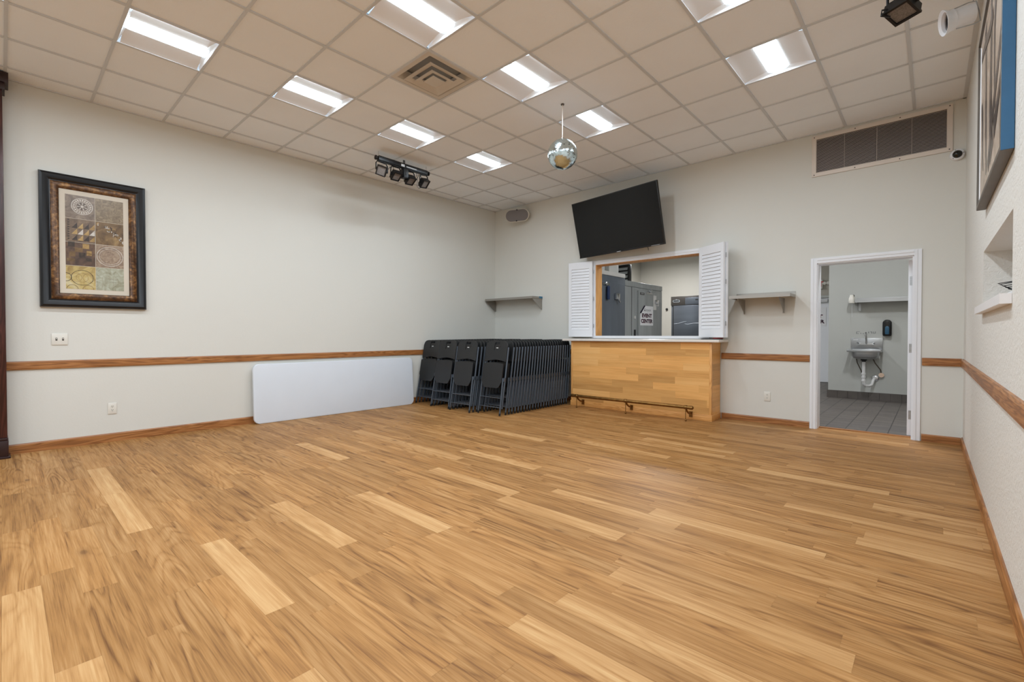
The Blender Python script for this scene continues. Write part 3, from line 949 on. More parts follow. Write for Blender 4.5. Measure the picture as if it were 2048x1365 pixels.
mb = MB(); rect_frame(mb, PWD - 0.164, PHT - 0.164, [(0, 0.01), (0, 0.03), (0.012, 0.04), (0.035, 0.043), (0.055, 0.032), (0.062, 0.02), (0.064, 0.006)]); mb.build('inner_frame', mt['bronze'], pic, smooth=40)
iw, ih = PWD - 0.164 - 0.128, PHT - 0.164 - 0.128
mb = MB(); mb.box(-iw / 2, iw / 2, -0.012, -0.006, -ih / 2, ih / 2); mb.build('mat_board', mt['mat_board'], pic, smooth=0)
pw, ph = iw - 0.085, ih - 0.09
print_mb = MB()
AM = ['p1', 'p2', 'p3', 'p4', 'p5', 'p6', 'p7', 'p8', 'pale', 'dark', 'ochre']
def pm(k): return AM.index(k)
yf = -0.0135
for r_ in range(4):
    for c in range(2):
        x0 = -pw / 2 + c * pw / 2; z1 = ph / 2 - r_ * ph / 4
        print_mb.box(x0 + .002, x0 + pw / 2 - .002, yf, -0.0122, z1 - ph / 4 + .002, z1 - .002, r_ * 2 + c)
def disc(cx, cz, r0, r1, a0, a1, mi, n=18, sq=1.0):
    pts0 = [(cx + r0 * math.cos(a0 + (a1 - a0) * i / n) * sq, yf - .0004, cz + r0 * math.sin(a0 + (a1 - a0) * i / n)) for i in range(n + 1)]
    pts1 = [(cx + r1 * math.cos(a0 + (a1 - a0) * i / n) * sq, yf - .0004, cz + r1 * math.sin(a0 + (a1 - a0) * i / n)) for i in range(n + 1)]
    print_mb.add(pts0 + pts1, [(i, i + 1, n + 2 + i, n + 1 + i) for i in range(n)], mi)
qx, qz = pw / 4, ph / 8
cx, cz = -qx + 0.015, ph / 2 - qz + 0.01
disc(cx, cz, 0.078, 0.084, 0, 2 * PI, pm('pale'), 30); disc(cx, cz, 0.046, 0.05, 0, 2 * PI, pm('pale'), 30); disc(cx, cz, 0.0, 0.012, 0, 2 * PI, pm('pale'), 12)
for k in range(22):
    a = 2 * PI * k / 22
    disc(cx, cz, 0.056, 0.072, a, a + 0.16, pm('pale'), 2)
for k in range(14):
    a = 2 * PI * k / 14
    disc(cx, cz, 0.018, 0.038, a, a + 0.2, pm('pale' if k % 2 else 'dark'), 2)
def tri(pts, mi): print_mb.add([(x, yf - .0004, z) for x, z in pts], [tuple(range(len(pts)))], mi)
bx, bz = -pw / 2 + 0.03, ph / 2 - 2 * ph / 4 + 0.02
for i in range(4):
    for j in range(3):
        x = bx + 0.018 + i * 0.045; z = bz + j * 0.062
        tri([(x, z), (x + 0.043, z), (x + 0.043, z + 0.06)], pm('ochre' if (i + j) % 2 else 'pale' if j == 1 else 'dark'))
for k in range(9):
    tri([(bx - .012, bz + k * .024), (bx + .008, bz + k * .024 + .012), (bx - .012, bz + k * .024 + .02)], pm('dark'))
# scrolling leaves in the gold panel
gx0, gz0 = 0.012, ph / 2 - ph / 4 - 0.006
rs_ = random.Random(3)
for q_ in range(26):
    tt = q_ / 25
    x = 0.04 + 0.17 * tt + rs_.uniform(-.03, .03); z = -0.03 - 0.145 * tt + rs_.uniform(-.022, .022)
    a0 = rs_.uniform(0, 2 * PI); r0 = rs_.uniform(.006, .016)
    disc(gx0 + x, gz0 + z, r0, r0 + rs_.uniform(.004, .010), a0, a0 + rs_.uniform(1.4, 3.4), pm(('pale', 'ochre', 'pale', 'dark', 'p4')[q_ % 5]), 8)
for k, (x, z, w_, h_) in enumerate(((-.2, -.05, .05, .05), (-.15, -.1, .06, .045), (-.09, -.06, .05, .05), (-.19, -.15, .045, .05), (-.12, -.155, .05, .05), (-.06, -.13, .04, .05), (-.07, -.19, .05, .03), (-.21, -.2, .06, .03))):
    print_mb.box(x - .01, x - .01 + w_, yf - .0005, yf, z, z + h_, pm('ochre' if k in (2, 5) else 'p4' if k % 2 else 'dark'))
disc(qx, -ph / 8, 0.098, 0.103, 0, 2 * PI, pm('pale'), 30, 1.05); disc(qx, -ph / 8, 0.08, 0.083, 0, 2 * PI, pm('pale'), 30, 1.05)
disc(-qx + .01, -ph / 2 + qz, 0.075, 0.079, 0, 2 * PI, pm('dark'), 30, 1.1)
for k in range(3):
    disc(-qx + .01 + .05 * (k - 1), -ph / 2 + qz, 0.045, 0.047, 0, 2 * PI, pm('p4'), 20)
disc(-pw / 2 + .001, -ph / 2 + qz, .04, .045, -PI / 2, PI / 2, pm('dark'), 14); disc(-pw / 2 + .05, -ph / 2 + .002, .04, .044, 0, PI, pm('p4'), 14); disc(-.06, -ph / 2 + .002, .04, .044, 0, PI, pm('p4'), 14)
for k in range(6):
    print_mb.box(.11 + .02 * (k % 3), .112 + .02 * (k % 3) + .016, yf - .0005, yf, -ph / 2 + .09 + .03 * (k // 3), -ph / 2 + .092 + .03 * (k // 3), pm('dark'))
    print_mb.box(.05 + .03 * k, .051 + .03 * k, yf - .0005, yf, -ph / 2 + .03 + .012 * (k % 3), -ph / 2 + .14, pm('p4'))
print_mb.build('print', [A[k] for k in AM], pic, smooth=0, recalc=False)

# switch and outlets
def toggles(label, loc, rot):
    t = thing('light_switch', label, 'switch', loc, rot)
    mb = MB(); mb.box(-0.06, 0.06, -0.006, 0, -0.059, 0.059); mb.build('plate', mt['plate'], t, bevel=0.003)
    for s in (-1, 1):
        mb = MB(); mb.box(s * 0.024 - 0.007, s * 0.024 + 0.007, -0.0065, -0.006, -0.014, 0.014, 0); mb.box(s * 0.024 - 0.004, s * 0.024 + 0.004, -0.018, -0.006, 0.0, 0.009, 1)
        mb.build('toggle', [mt['slot'], mt['plate']], t)
    return t
toggles('cream double toggle switch plate under the brown collage picture', LW(1.567, 0.002, 1.111), ROT_L)
def outlet(label, loc, rot):
    t = thing('wall_outlet', label, 'outlet', loc, rot, 'wall outlets')
    mb = MB(); mb.box(-0.037, 0.037, -0.006, 0, -0.06, 0.06); mb.build('plate', mt['plate'], t, bevel=0.003)
    for s in (-1, 1):
        mb = MB(); mb.lathe([(0.0165, 0.0), (0.0165, 0.002)], Matrix.Translation((0, -0.006, s * 0.02)) @ Matrix.Rotation(PI / 2, 4, 'X'), 16, 0)
        for dx in (-0.006, 0.006): mb.box(dx - 0.0016, dx + 0.0016, -0.0088, -0.0075, s * 0.02 + 0.0, s * 0.02 + 0.009, 1)
        mb.box(-0.0025, 0.0025, -0.0088, -0.0075, s * 0.02 - 0.010, s * 0.02 - 0.005, 1)
        mb.build('socket', [mt['plate'], mt['slot']], t)
    return t
outlet('white electrical outlet low on the left wall between pillar and folding table', LW(1.967, 0.002, 0.36), ROT_L)
outlet('white electrical outlet low on the back wall between bar and doorway', BW(4.679, 0.002, 0.35), ROT_B)

# folding table leaning on the wall
tl, tw_, tth = 2.44, 0.775, 0.045
lean = R(3.2)
tab = thing('folding_table', 'long white plastic folding table leaning on its side against the left wall', 'table', LW(4.555, 0.125, 0), ROT_L)
tab.rotation_euler = (-lean, 0, ROT_L)
def rrect(w, h, r, n=8):
    out = []
    for cx_, cz_, a0 in ((w / 2 - r, h - r, 0), (-w / 2 + r, h - r, PI / 2), (-w / 2 + r, r, PI), (w / 2 - r, r, 1.5 * PI)):
        for i in range(n + 1):
            a = a0 + PI / 2 * i / n
            out.append((cx_ + r * math.cos(a), cz_ + r * math.sin(a)))
    return out
mb = MB()
mb.prism(rrect(tl, tw_, 0.075), lambda u, v, w: (u, w, v), -0.0, 0.042)
mb.build('tabletop', mt['table'], tab, bevel=0.008, seg=3, smooth=40)
for s in (-1, 1):
    mb = MB()
    x = s * 0.85
    mb.tube([(x, 0.052, 0.12), (x, 0.052, 0.65)], 0.009, 8)
    mb.tube([(x, 0.052, 0.16), (x - s * 0.62, 0.052, 0.2), (x - s * 0.62, 0.052, 0.57), (x, 0.052, 0.61)], 0.009, 8)
    mb.build('leg', mt['table_leg'], tab)

# ================================================================== FOLDING CHAIRS
def make_chair(label):
    t = thing('folding_chair', label, 'chair', (0, 0, 0), 0)
    hw = 0.217
    xs = [-hw + 2 * hw * i / 28 for i in range(29)]
    r = 0.085
    def ztop(x):
        a = abs(x) - (hw - r)
        top = 1.078
        return top if a <= 0 else top - r + math.sqrt(max(0, r * r - a * a)) - 0.004
    def zbot(x): return 0.80 - 0.03 * (abs(x) / hw) ** 1.5 - (0.0 if abs(x) < .18 else 0.0)
    mb = MB()
    xc = lambda i: (xs[i] + xs[i + 1]) / 2
    mb.panel(xs, zbot, ztop, 16, lambda x, z: -0.018 + 0.022 * (1 - (x / hw) ** 2), 0.014, hole=lambda i, j: abs(xc(i)) < 0.05 and j in (13, 14))
    bk = mb.build('backrest', mt['chair'], t, smooth=40)
    # moulded recess below the hand hole
    mb = MB(); mb.box(-0.058, 0.058, 0.0005, 0.0025, 0.985, 1.0); mb.box(-0.062, -0.056, -0.003, 0.004, 0.94, 1.05); mb.build('grip_rim', mt['black'], bk)
    mb = MB(); mb.box(-0.020, 0.020, 0.000, 0.0022, 0.968, 0.980); mb.build('logo_mark', mt['logo_white'], bk, smooth=0)
    # seat, folded up flat
    sw = 0.2
    xs2 = [-sw + 2 * sw * i / 16 for i in range(17)]
    mb = MB()
    mb.panel(xs2, lambda x: 0.386 + (max(0, (abs(x) - 0.135)) / 0.065) ** 1.4 * 0.10, lambda x: 0.755 - 0.018 * (abs(x) / sw) ** 2, 6, lambda x, z: -0.046 + 0.006 * (1 - (x / sw) ** 2), 0.016)
    mb.build('seat', mt['chair'], t, smooth=40)
    for s in (-1, 1):
        mb = MB(); mb.tube([(s * 0.219, 0.006, 0.985), (s * 0.219, 0.008, 0.75), (s * 0.219, 0.008, 0.10)], 0.0125, 8)
        mb.box(s * 0.219 - 0.016, s * 0.219 + 0.016, -0.022, 0.0, 0.49, 0.54)
        mb.build('frame', mt['chair_leg'], t)
        mb = MB(); mb.tube([(s * 0.202, -0.022, 0.535), (s * 0.208, -0.022, 0.4), (s * 0.219, -0.022, 0.015)], 0.0115, 8)
        lg = mb.build('leg', mt['chair_leg'], t)
        mb = MB(); mb.tube([(s * 0.219, -0.022, 0.002), (s * 0.2185, -0.022, 0.035)], 0.0135, 8); mb.build('foot_cap', mt['rubber'], lg)
    for z in (0.115, 0.25):
        mb = MB(); mb.tube([(-0.211, -0.022, z), (0.211, -0.022, z)], 0.007, 6); mb.build('stretcher', mt['chair_leg'], t)
    return t


ROWS = [(0.030, 5.89, 'row against the left wall'), (0.507, 5.83, 'second row out from the left wall'), (1.015, 5.80, 'third row out from the left wall'), (1.535, 5.90, 'outermost row beside the bar')]
NCH = 24
proto = None
for ri, (cx, y0, where) in enumerate(ROWS):
    for k in range(NCH):
        f = k / (NCH - 1)
        # the first gap of the outer row is wider
        extra = 0.055 if (ri == 3 and k > 0) else 0.0
        y = y0 + extra + (7.50 - y0 - extra) * f
        ln = R(9.6 - 4.6 * f)
        lab = f'dark folding chair, {ORD[k]} from the front in the {where}'
        loc = (cx + random.uniform(-0.002, 0.002), y, 0.0)
        rot = (-ln, 0, 0)
        if proto is None:
            proto = make_chair(lab); proto['group'] = 'folded chairs stacked in rows in the corner'
            proto.location = loc; proto.rotation_euler = rot
        else:
            dup(proto, loc, rot, lab)

# ================================================================== BAR
BX = 2.985
bo = BW(BX, 0, 0)
barc = thing('bar_counter', 'bamboo-clad bar counter under the serving hatch', 'bar', bo, ROT_B)
bw2 = 1.115; bd = 0.372; bh = 1.05
mb = MB(); mb.box(-bw2 + .012, bw2 - .012, -bd + .012, -0.022, 0, bh); mb.build('carcass', mt['bamboo_trim_x'], barc, smooth=0)
def bamboo_rows(L0, L1, H0, H1, hrow=0.097):
    rows = []
    z = H0
    while z < H1 - 0.01:
        z1 = min(z + hrow, H1)
        u = L0 - random.random() * 1.2
        cells = []
        while u < L1:
            l = random.uniform(0.55, 1.15)
            cells.append((max(u, L0), min(u + l, L1), random.random() * 0.7 if random.random() > .14 else 0.83)); u += l
        rows.append((z, z1, [c for c in cells if c[1] - c[0] > 0.02])); z = z1
    return rows
sheet_object('front_panel', bamboo_rows(-bw2 + 0.03, bw2 - 0.03, 0.08, bh - 0.002), lambda u, v: (u, -bd, v), mt['bamboo'], box_vf(-bw2 + .03, bw2 - .03, -bd + .0006, -bd + .011, 0.08, bh - .002), barc)
for s in (-1, 1):
    sheet_object('side_panel', bamboo_rows(-bd + 0.03, -0.022, 0.08, bh - 0.002), (lambda u, v: (bw2 - .001, u, v)) if s > 0 else (lambda u, v: (-bw2 + .001, u, v)),
                 mt['bamboo_side'], box_vf(s * (bw2 - .006) - .005, s * (bw2 - .006) + .0045, -bd + .03, -.022, 0.08, bh - .002), barc)
    mb = MB(); mb.box(s * (bw2 - 0.014) - 0.016, s * (bw2 - 0.014) + 0.016, -bd - 0.003, -bd + 0.03, 0.08, bh); mb.build('corner_post', mt['bamboo_trim'], barc, bevel=0.003)
mb = MB(); mb.box(-bw2 - .008, bw2 + .010, -bd - 0.012, -0.022, 0, 0.083); mb.build('plinth', mt['bamboo_trim_x'], barc, bevel=0.003)
top = MB(); top.box(-1.255, 1.222, -0.432, -0.0225, bh + .002, bh + 0.037)
tag(top.build('countertop', mt['laminate'], None, bo, ROT_B, bevel=0.004), 'white laminate countertop overhanging the bamboo bar', 'countertop')
# foot rail
fr = thing('foot_rail', 'aged brass foot rail on three brackets along the bar front', 'foot rail', bo, ROT_B)
fy, fz = -0.572, 0.188
mb = MB(); mb.tube([(-0.95, fy, fz), (0.92, fy, fz)], 0.0235, 14); mb.build('tube', mt['brass'], fr)
for s, x in ((-1, -0.955), (1, 0.925)):
    mb = MB(); mb.lathe([(0.0255, -s * 0.03), (0.0275, 0), (0.024, s * 0.018), (0.012, s * 0.028)], Matrix.Translation((x, fy, fz)) @ Matrix.Rotation(PI / 2, 4, 'Y'), 14); mb.build('end_cap', mt['brass'], fr)
for x in (-0.875, -0.028, 0.85):
    mb = MB()
    mb.lathe([(0.0265, -0.02), (0.0285, -0.015), (0.0285, 0.015), (0.0265, 0.02)], Matrix.Translation((x, fy, fz)) @ Matrix.Rotation(PI / 2, 4, 'Y'), 14)
    mb.tube([(x, fy + 0.012, fz - 0.02), (x, fy + 0.05, fz - 0.06), (x, fy + 0.11, fz - 0.095), (x, fy + 0.165, fz - 0.10), (x, -bd - 0.029, fz - 0.115)], 0.013, 8)
    mb.box(x - 0.022, x + 0.022, -bd - 0.024, -bd - 0.0128, 0.035, 0.11)
    b_ = mb.build('bracket', mt['brass'], fr, smooth=40)
    mb = MB(); mb.tube([(x, fy, fz - 0.02), (x, fy, 0.02)], 0.005, 8); mb.ball((x, fy, 0.016), 0.0145, 6); mb.build('post', mt['brass'], b_)

# ---- shutters
SHZ0, SHZ1 = 1.118, 2.372
def leaf(mb, w, t=0.028, z0=SHZ0, z1=SHZ1, n=21):
    st = 0.055
    mb.box(0, st, -t / 2, t / 2, z0, z1, 0); mb.box(w - st, w, -t / 2, t / 2, z0, z1, 0)
    mb.box(st, w - st, -t / 2, t / 2, z0, z0 + 0.115, 0); mb.box(st, w - st, -t / 2, t / 2, z1 - 0.115, z1, 0)
    a, b = z0 + 0.115, z1 - 0.115
    for i in range(n):
        za = a + (b - a) * i / n; h_ = (b - a) / n
        mb.add([(st, -t / 2 + .002, za + .003), (w - st, -t / 2 + .002, za + .003), (w - st, -t / 2 + .014, za + h_ * .98), (st, -t / 2 + .014, za + h_ * .98),
                (st, -t / 2 + .009, za), (w - st, -t / 2 + .009, za), (w - st, -t / 2 + .02, za + h_ * .95), (st, -t / 2 + .02, za + h_ * .95)],
               [(0, 1, 2, 3), (7, 6, 5, 4), (0, 4, 5, 1), (3, 2, 6, 7), (0, 3, 7, 4), (1, 5, 6, 2)], 0)
def place_leaf(parent, p0, p1, nm='shutter_leaf'):
    """leaf standing from p0 to p1 (x,y in the parent's frame)"""
    d = Vector((p1[0] - p0[0], p1[1] - p0[1])); w = d.length
    mb = MB(); leaf(mb, w)
    o = mb.build(nm, mt['white'], parent, (p0[0], p0[1], 0), math.atan2(d.y, d.x), smooth=0)
    return o
shR = thing('window_shutter', 'white louvred folding shutter at the doorway end of the hatch', 'shutter', BW(3.95, 0, 0), ROT_B, 'hatch shutters')
# fold point out in the room, inner leaf swung back before the hatch opening
place_leaf(shR, (-0.122, -0.058), (0.283, -0.308)).name = 'shutter_leaf'
place_leaf(shR, (0.012, -0.032), (0.312, -0.287))
for z in (1.3, 1.85, 2.2):
    mb = MB(); mb.tube([(0.305, -0.312, z - .03), (0.305, -0.312, z + .03)], 0.006, 8); mb.build('hinge', mt['steel'], shR)
shL = thing('window_shutter', 'white louvred folding shutter folded against the wall at the chair end of the hatch', 'shutter', BW(2.04, 0, 0), ROT_B, 'hatch shutters')
place_leaf(shL, (-0.405, -0.096), (0.035, -0.056))
place_leaf(shL, (-0.398, -0.053), (0.02, -0.036))
for z in (1.3, 1.75, 2.2):
    mb = MB(); mb.tube([(0.043, -0.034, z - .03), (0.043, -0.034, z + .03)], 0.006, 8); mb.build('hinge', mt['steel'], shL)
# dark folder with a red edge, under the right shutter
it = thing('clipboard', 'flat dark clipboard with a red edge on the countertop under the shutter', 'clipboard', BW(4.02, 0.18, bh + 0.0385), ROT_B + 0.2)
mb = MB(); mb.box(-0.11, 0.15, -0.08, 0.08, 0, 0.012); mb.build('board', mt['black'], it, bevel=0.002)
mb = MB(); mb.box(0.04, 0.16, -0.084, 0.05, 0.0125, 0.022); mb.build('red_cover', mt['red'], it, bevel=0.002)

# ---- television
tv = thing('television', 'large black flat television tilted down above the serving hatch', 'television', (2.655, 7.487, 2.862))
TW, TH = 1.55, 0.891
up_t = R(13.55)
tv.rotation_mode = 'QUATERNION'
rv = Vector((math.cos(-0.101), math.sin(-0.101), 0)); nv = Vector((math.sin(-0.101), -math.cos(-0.101), 0))
uv_ = math.cos(up_t) * Vector((0, 0, 1)) + math.sin(up_t) * nv
ro = 0.013
r2 = math.cos(ro) * rv + math.sin(ro) * uv_; u2 = -math.sin(ro) * rv + math.cos(ro) * uv_
yb = u2.cross(r2)     # into the wall
mtv = Matrix((r2, yb, u2)).transposed()
tv.rotation_quaternion = mtv.to_quaternion()
mb = MB(); mb.box(-TW / 2, TW / 2, 0.0, 0.035, -TH / 2, TH / 2); mb.build('housing', mt['black'], tv, bevel=0.004)
mb = MB(); mb.box(-TW / 2 + 0.35, TW / 2 - 0.35, 0.036, 0.07, -TH / 2 + 0.2, TH / 2 - 0.2); mb.build('back_cover', mt['black'], tv, bevel=0.004)
mb = MB(); mb.box(-TW / 2 + 0.012, TW / 2 - 0.012, -0.0015, -0.0004, -TH / 2 + 0.024, TH / 2 - 0.012); mb.build('screen', mt['screen'], tv, smooth=0)
mb = MB(); mb.box(-TW / 2, TW / 2, -0.006, -0.0005, -TH / 2, -TH / 2 + 0.02); mb.build('lower_bezel', mt['black_metal'], tv, bevel=0.002)
mb = MB(); mb.box(-0.036, 0.036, -0.0072, -0.0062, -TH / 2 + 0.006, -TH / 2 + 0.013); mb.box(0.56, 0.70, -0.0066, -0.0062, -TH / 2 + 0.008, -TH / 2 + 0.011); mb.build('logo_mark', mt['grid'], tv, smooth=0)
inv = tv.matrix_basis.inverted() if False else None
wall_c = Vector(BW(2.66, 0.002, 2.90)) - Vector((2.655, 7.487, 2.862))
wl = mtv.inverted() @ wall_c
mb = MB(); mb.tube([(0, 0.07, 0.0), tuple(wl)], 0.03, 10); mb.box(-0.2, 0.2, 0.071, 0.085, -0.2, 0.2)
mb.build('wall_mount', mt['black_metal'], tv, smooth=40)
mb = MB(); mb.tube([(0.47, 0.03, -TH / 2 + 0.03), (0.475, 0.05, -TH / 2 - 0.02), (0.472, 0.055, -TH / 2 - 0.05)], 0.004, 6); mb.build('cable', mt['black'], tv)

# ---- oval wall speaker
sp = thing('wall_speaker', 'grey oval loudspeaker mounted high in the corner of the back wall', 'speaker', BW(0.47, 0.0, 3.40), ROT_B + R(19))
def stadium(w, h, n=12):
    r = h / 2; out = []
    for i in range(n + 1): out.append((w / 2 - r + r * math.cos(-PI / 2 + PI * i / n), r * math.sin(-PI / 2 + PI * i / n)))
    for i in range(n + 1): out.append((-w / 2 + r + r * math.cos(PI / 2 + PI * i / n), r * math.sin(PI / 2 + PI * i / n)))
    return out
tl_ = Matrix.Rotation(R(10), 4, 'X')
fnS = lambda u, v, w: tl_ @ Vector((u, w, v))
mb = MB(); mb.prism(stadium(0.47, 0.23), fnS, -0.21, -0.175); mb.prism(stadium(0.40, 0.17), fnS, -0.175, -0.12); mb.prism(stadium(0.3, 0.12), fnS, -0.12, -0.08); mb.build('housing', mt['spk_body'], sp, bevel=0.008)
mb = MB(); mb.prism(stadium(0.445, 0.205), fnS, -0.222, -0.2105); mb.build('grille', mt['spk_grille'], sp, bevel=0.006, seg=2)
mb = MB()
for s in (-1, 1): mb.lathe([(0.012, 0), (0.012, 0.006)], Matrix.Translation(fnS(s * 0.01, s * 0.098, -0.223)) @ Matrix.Rotation(PI / 2, 4, 'X'), 10)
mb.build('fastener', mt['black'], sp)
mb = MB(); mb.box(-0.05, 0.05, -0.085, -0.022, -0.03, 0.03); mb.build('wall_bracket', mt['spk_body'], sp)
mb = MB(); mb.tube([(0.13, -0.08, 0.08), (0.15, -0.05, 0.14), (0.15, -0.05, ZC - 3.40 - 0.005)], 0.004, 6); mb.build('cable', mt['spk_body'], sp)

# ---- steel wall shelves
def shelf(label, x0, x1, z, dep, brackets, film=False, lip=True):
    t = thing('wall_shelf', label, 'shelf', BW((x0 + x1) / 2, 0, 0), ROT_B, 'steel wall shelves')
    c = (x0 + x1) / 2
    a, b = x0 - c, x1 - c
    mb = MB(); mb.box(a, b, -dep, -0.003, z - 0.004, z); mb.box(a, b, -dep, -dep + 0.004, z - 0.04, z - 0.004); mb.box(a, a + .003, -dep + .004, -0.003, z - 0.035, z - 0.004); mb.box(b - .003, b, -dep + .004, -0.003, z - 0.035, z - 0.004)
    if lip: mb.box(a, b, -0.006, -0.003, z, z + 0.045)
    mb.build('shelf_board', mt['steel_shelf'], t, smooth=0)
    for bx_ in brackets:
        x = bx_ - c
        mb = MB(); mb.prism([(-dep + 0.02, z - 0.041), (-0.004, z - 0.041), (-0.004, z - 0.23), (-0.03, z - 0.23), (-dep + 0.02, z - 0.055)], lambda u, v, w: (w, u, v), x - 0.0015, x + 0.0015)
        mb.box(x - 0.02, x + 0.0015, -0.007, -0.003, z - 0.23, z - 0.041)
        b_ = mb.build('bracket', mt['steel_shelf'], t, smooth=0)
        mb = MB()
        for zz in (z - 0.21, z - 0.18, z - 0.09): mb.lathe([(0.005, 0), (0.003, 0.003)], Matrix.Translation((x - 0.011, -0.0072, zz)) @ Matrix.Rotation(PI / 2, 4, 'X'), 8)
        mb.build('screw', mt['black_metal'], b_)
    if film:
        mb = MB(); mb.box(b + .0005, b + 0.0015, -0.10, -0.004, z - 0.03, z + 0.005); mb.build('blue_film', mt['blue_film'], t, smooth=0)
    return t
shelf('stainless steel shelf above the stacked chairs in the corner', -0.2, 0.985, 1.843, 0.295, (-0.185, 0.975), film=True, lip=False)
shelf('stainless steel shelf between the hatch shutter and the doorway', 4.298, 4.99, 1.655, 0.33, (4.405, 4.868))

# ---- return air grille
gr = thing('air_grille', 'long white return air grille high above the doorway', 'grille', BW(5.777, 0.0, 3.322), ROT_B)
gw, gh = 1.25, 0.492
mb = MB(); rect_frame(mb, gw, gh, [(0, 0.002), (0, 0.014), (0.045, 0.018), (0.048, 0.003)]); mb.build('frame', mt['grille_frame'], gr, smooth=0)
mb = MB(); mb.box(-gw / 2 + .04, gw / 2 - .04, -0.003, -0.0022, -gh / 2 + .04, gh / 2 - .04); mb.build('duct', mt['duct'], gr, smooth=0)
mb = MB(); n = 26
for i in range(n):
    z = -gh / 2 + 0.05 + (gh - 0.1) * i / n
    mb.add([(-gw / 2 + .046, -0.0145, z), (gw / 2 - .046, -0.0145, z), (gw / 2 - .046, -0.0045, z + 0.0105), (-gw / 2 + .046, -0.0045, z + 0.0105)], [(0, 1, 2, 3)])
for x in (-0.3, 0.0, 0.3): mb.box(x - .002, x + .002, -0.0148, -0.0142, -gh / 2 + .046, gh / 2 - .046)
mb.build('slats', mt['grille'], gr, smooth=0)
mb = MB()
for x in (-0.6, -0.2, 0.2, 0.6):
    for z in (-0.226, 0.226): mb.lathe([(0.006, 0), (0.004, 0.003)], Matrix.Translation((x, -0.0175, z)) @ Matrix.Rotation(PI / 2, 4, 'X'), 8)
mb.build('screw', mt['slot'], gr)

# ---- dome camera
dc = thing('dome_camera', 'small round security camera with black dome beside the air grille', 'camera', BW(6.437, 0.0, 3.023), ROT_B)
rx = Matrix.Rotation(PI / 2, 4, 'X')
mb = MB(); mb.lathe([(0.058, 0.002), (0.058, 0.024), (0.052, 0.034), (0.04, 0.037)], rx, 24); mb.build('base', mt['white'], dc)
mb = MB(); mb.lathe([(0.039 * math.cos(PI / 2 * i / 8) + 1e-4, 0.037 + 0.036 * math.sin(PI / 2 * i / 8)) for i in range(9)], rx, 24, cap=False); mb.build('dome', mt['dome'], dc)
mb = MB()
for a in (0.2, 1.9, 4.0): mb.lathe([(0.004, 0.035), (0.003, 0.038)], Matrix.Translation((0.048 * math.cos(a), 0, 0.048 * math.sin(a))) @ rx, 8)
mb.build('screw', mt['slot'], dc)

# ================================================================== RIGHT WALL THINGS
AY0, AY1, AZ0, AZ1 = 4.175, 5.54, 1.978, 3.065
ap = thing('framed_artwork', 'large abstract painting in a frame with painted blue sheen high on the right wall', 'picture', RW((AY0 + AY1) / 2, 0.002, (AZ0 + AZ1) / 2), ROT_R)
aw, ah = AY1 - AY0, AZ1 - AZ0
mb = MB()
rect_frame(mb, aw, ah, [(0, 0.0), (0, 0.042)])
mb.build('frame_side', mt['frame_sheen'], ap, smooth=0)
mb = MB(); rect_frame(mb, aw, ah, [(0.0003, 0.042), (0.004, 0.044), (0.022, 0.044), (0.024, 0.03)]); mb.build('frame_face', mt['frame_grey'], ap, smooth=0)
mb = MB(); mb.box(-aw / 2 + .002, aw / 2 - .002, -0.043, -0.001, -ah / 2 - .0012, -ah / 2 - .0002); mb.build('frame_underside', mt['frame_grey'], ap, smooth=0)
mb = MB(); rect_frame(mb, aw - 0.048, ah - 0.048, [(0, 0.031), (0.01, 0.034), (0.012, 0.03)]); mb.build('inner_lip', mt['white'], ap, smooth=0)
mb = MB()
mb.box(-aw / 2 + .034, aw / 2 - .034, -0.03, -0.02, -ah / 2 + .034, ah / 2 - .034, 0)
def stroke(pts, w0, w1, lvl):
    P_ = [Vector(p) for p in pts]; n = len(P_)
    L_, R_ = [], []
    for i, p in enumerate(P_):
        d = (P_[min(i + 1, n - 1)] - P_[max(i - 1, 0)]).normalized(); nrm = Vector((-d.y, d.x))
        w_ = w0 + (w1 - w0) * i / (n - 1)
        L_.append(p + nrm * w_); R_.append(p - nrm * w_)
    y = -0.0305 - 0.0003 * lvl
    mb.add([(p.x, y, p.y) for p in L_] + [(p.x, y, p.y) for p in R_], [(i, i + 1, n + i + 1, n + i) for i in range(n - 1)], 1)
def bez(a, b, c, d, n=14):
    return [tuple(Vector(a) * (1 - t) ** 3 + Vector(b) * 3 * t * (1 - t) ** 2 + Vector(c) * 3 * t * t * (1 - t) + Vector(d) * t ** 3) for t in [i / n for i in range(n + 1)]]
for k, (pts, w0, w1) in enumerate([
        (bez((-0.35, 0.5), (-0.25, 0.2), (-0.3, -0.1), (-0.2, -0.42)), .06, .03),
        (bez((0.0, 0.5), (0.05, 0.2), (-0.05, -0.1), (0.1, -0.4)), .03, .09),
        (bez((0.35, 0.5), (0.1, 0.35), (0.2, 0.0), (0.25, -0.2)), .05, .02),
        (bez((-0.1, -0.42), (0.1, -0.2), (0.3, -0.1), (0.6, 0.15)), .05, .035),
        (bez((0.2, -0.3), (0.35, -0.25), (0.45, -0.2), (0.62, -0.05)), .06, .02),
        (bez((-0.55, 0.1), (-0.45, -0.1), (-0.5, -0.2), (-0.42, -0.35)), .03, .01),
        (bez((-0.6, 0.4), (-0.3, 0.42), (-0.1, 0.3), (0.1, 0.36)), .025, .04)]):
    stroke(pts, w0, w1, k)
mb.build('canvas', [A['canvas'], A['stroke']], ap, smooth=0, recalc=False)

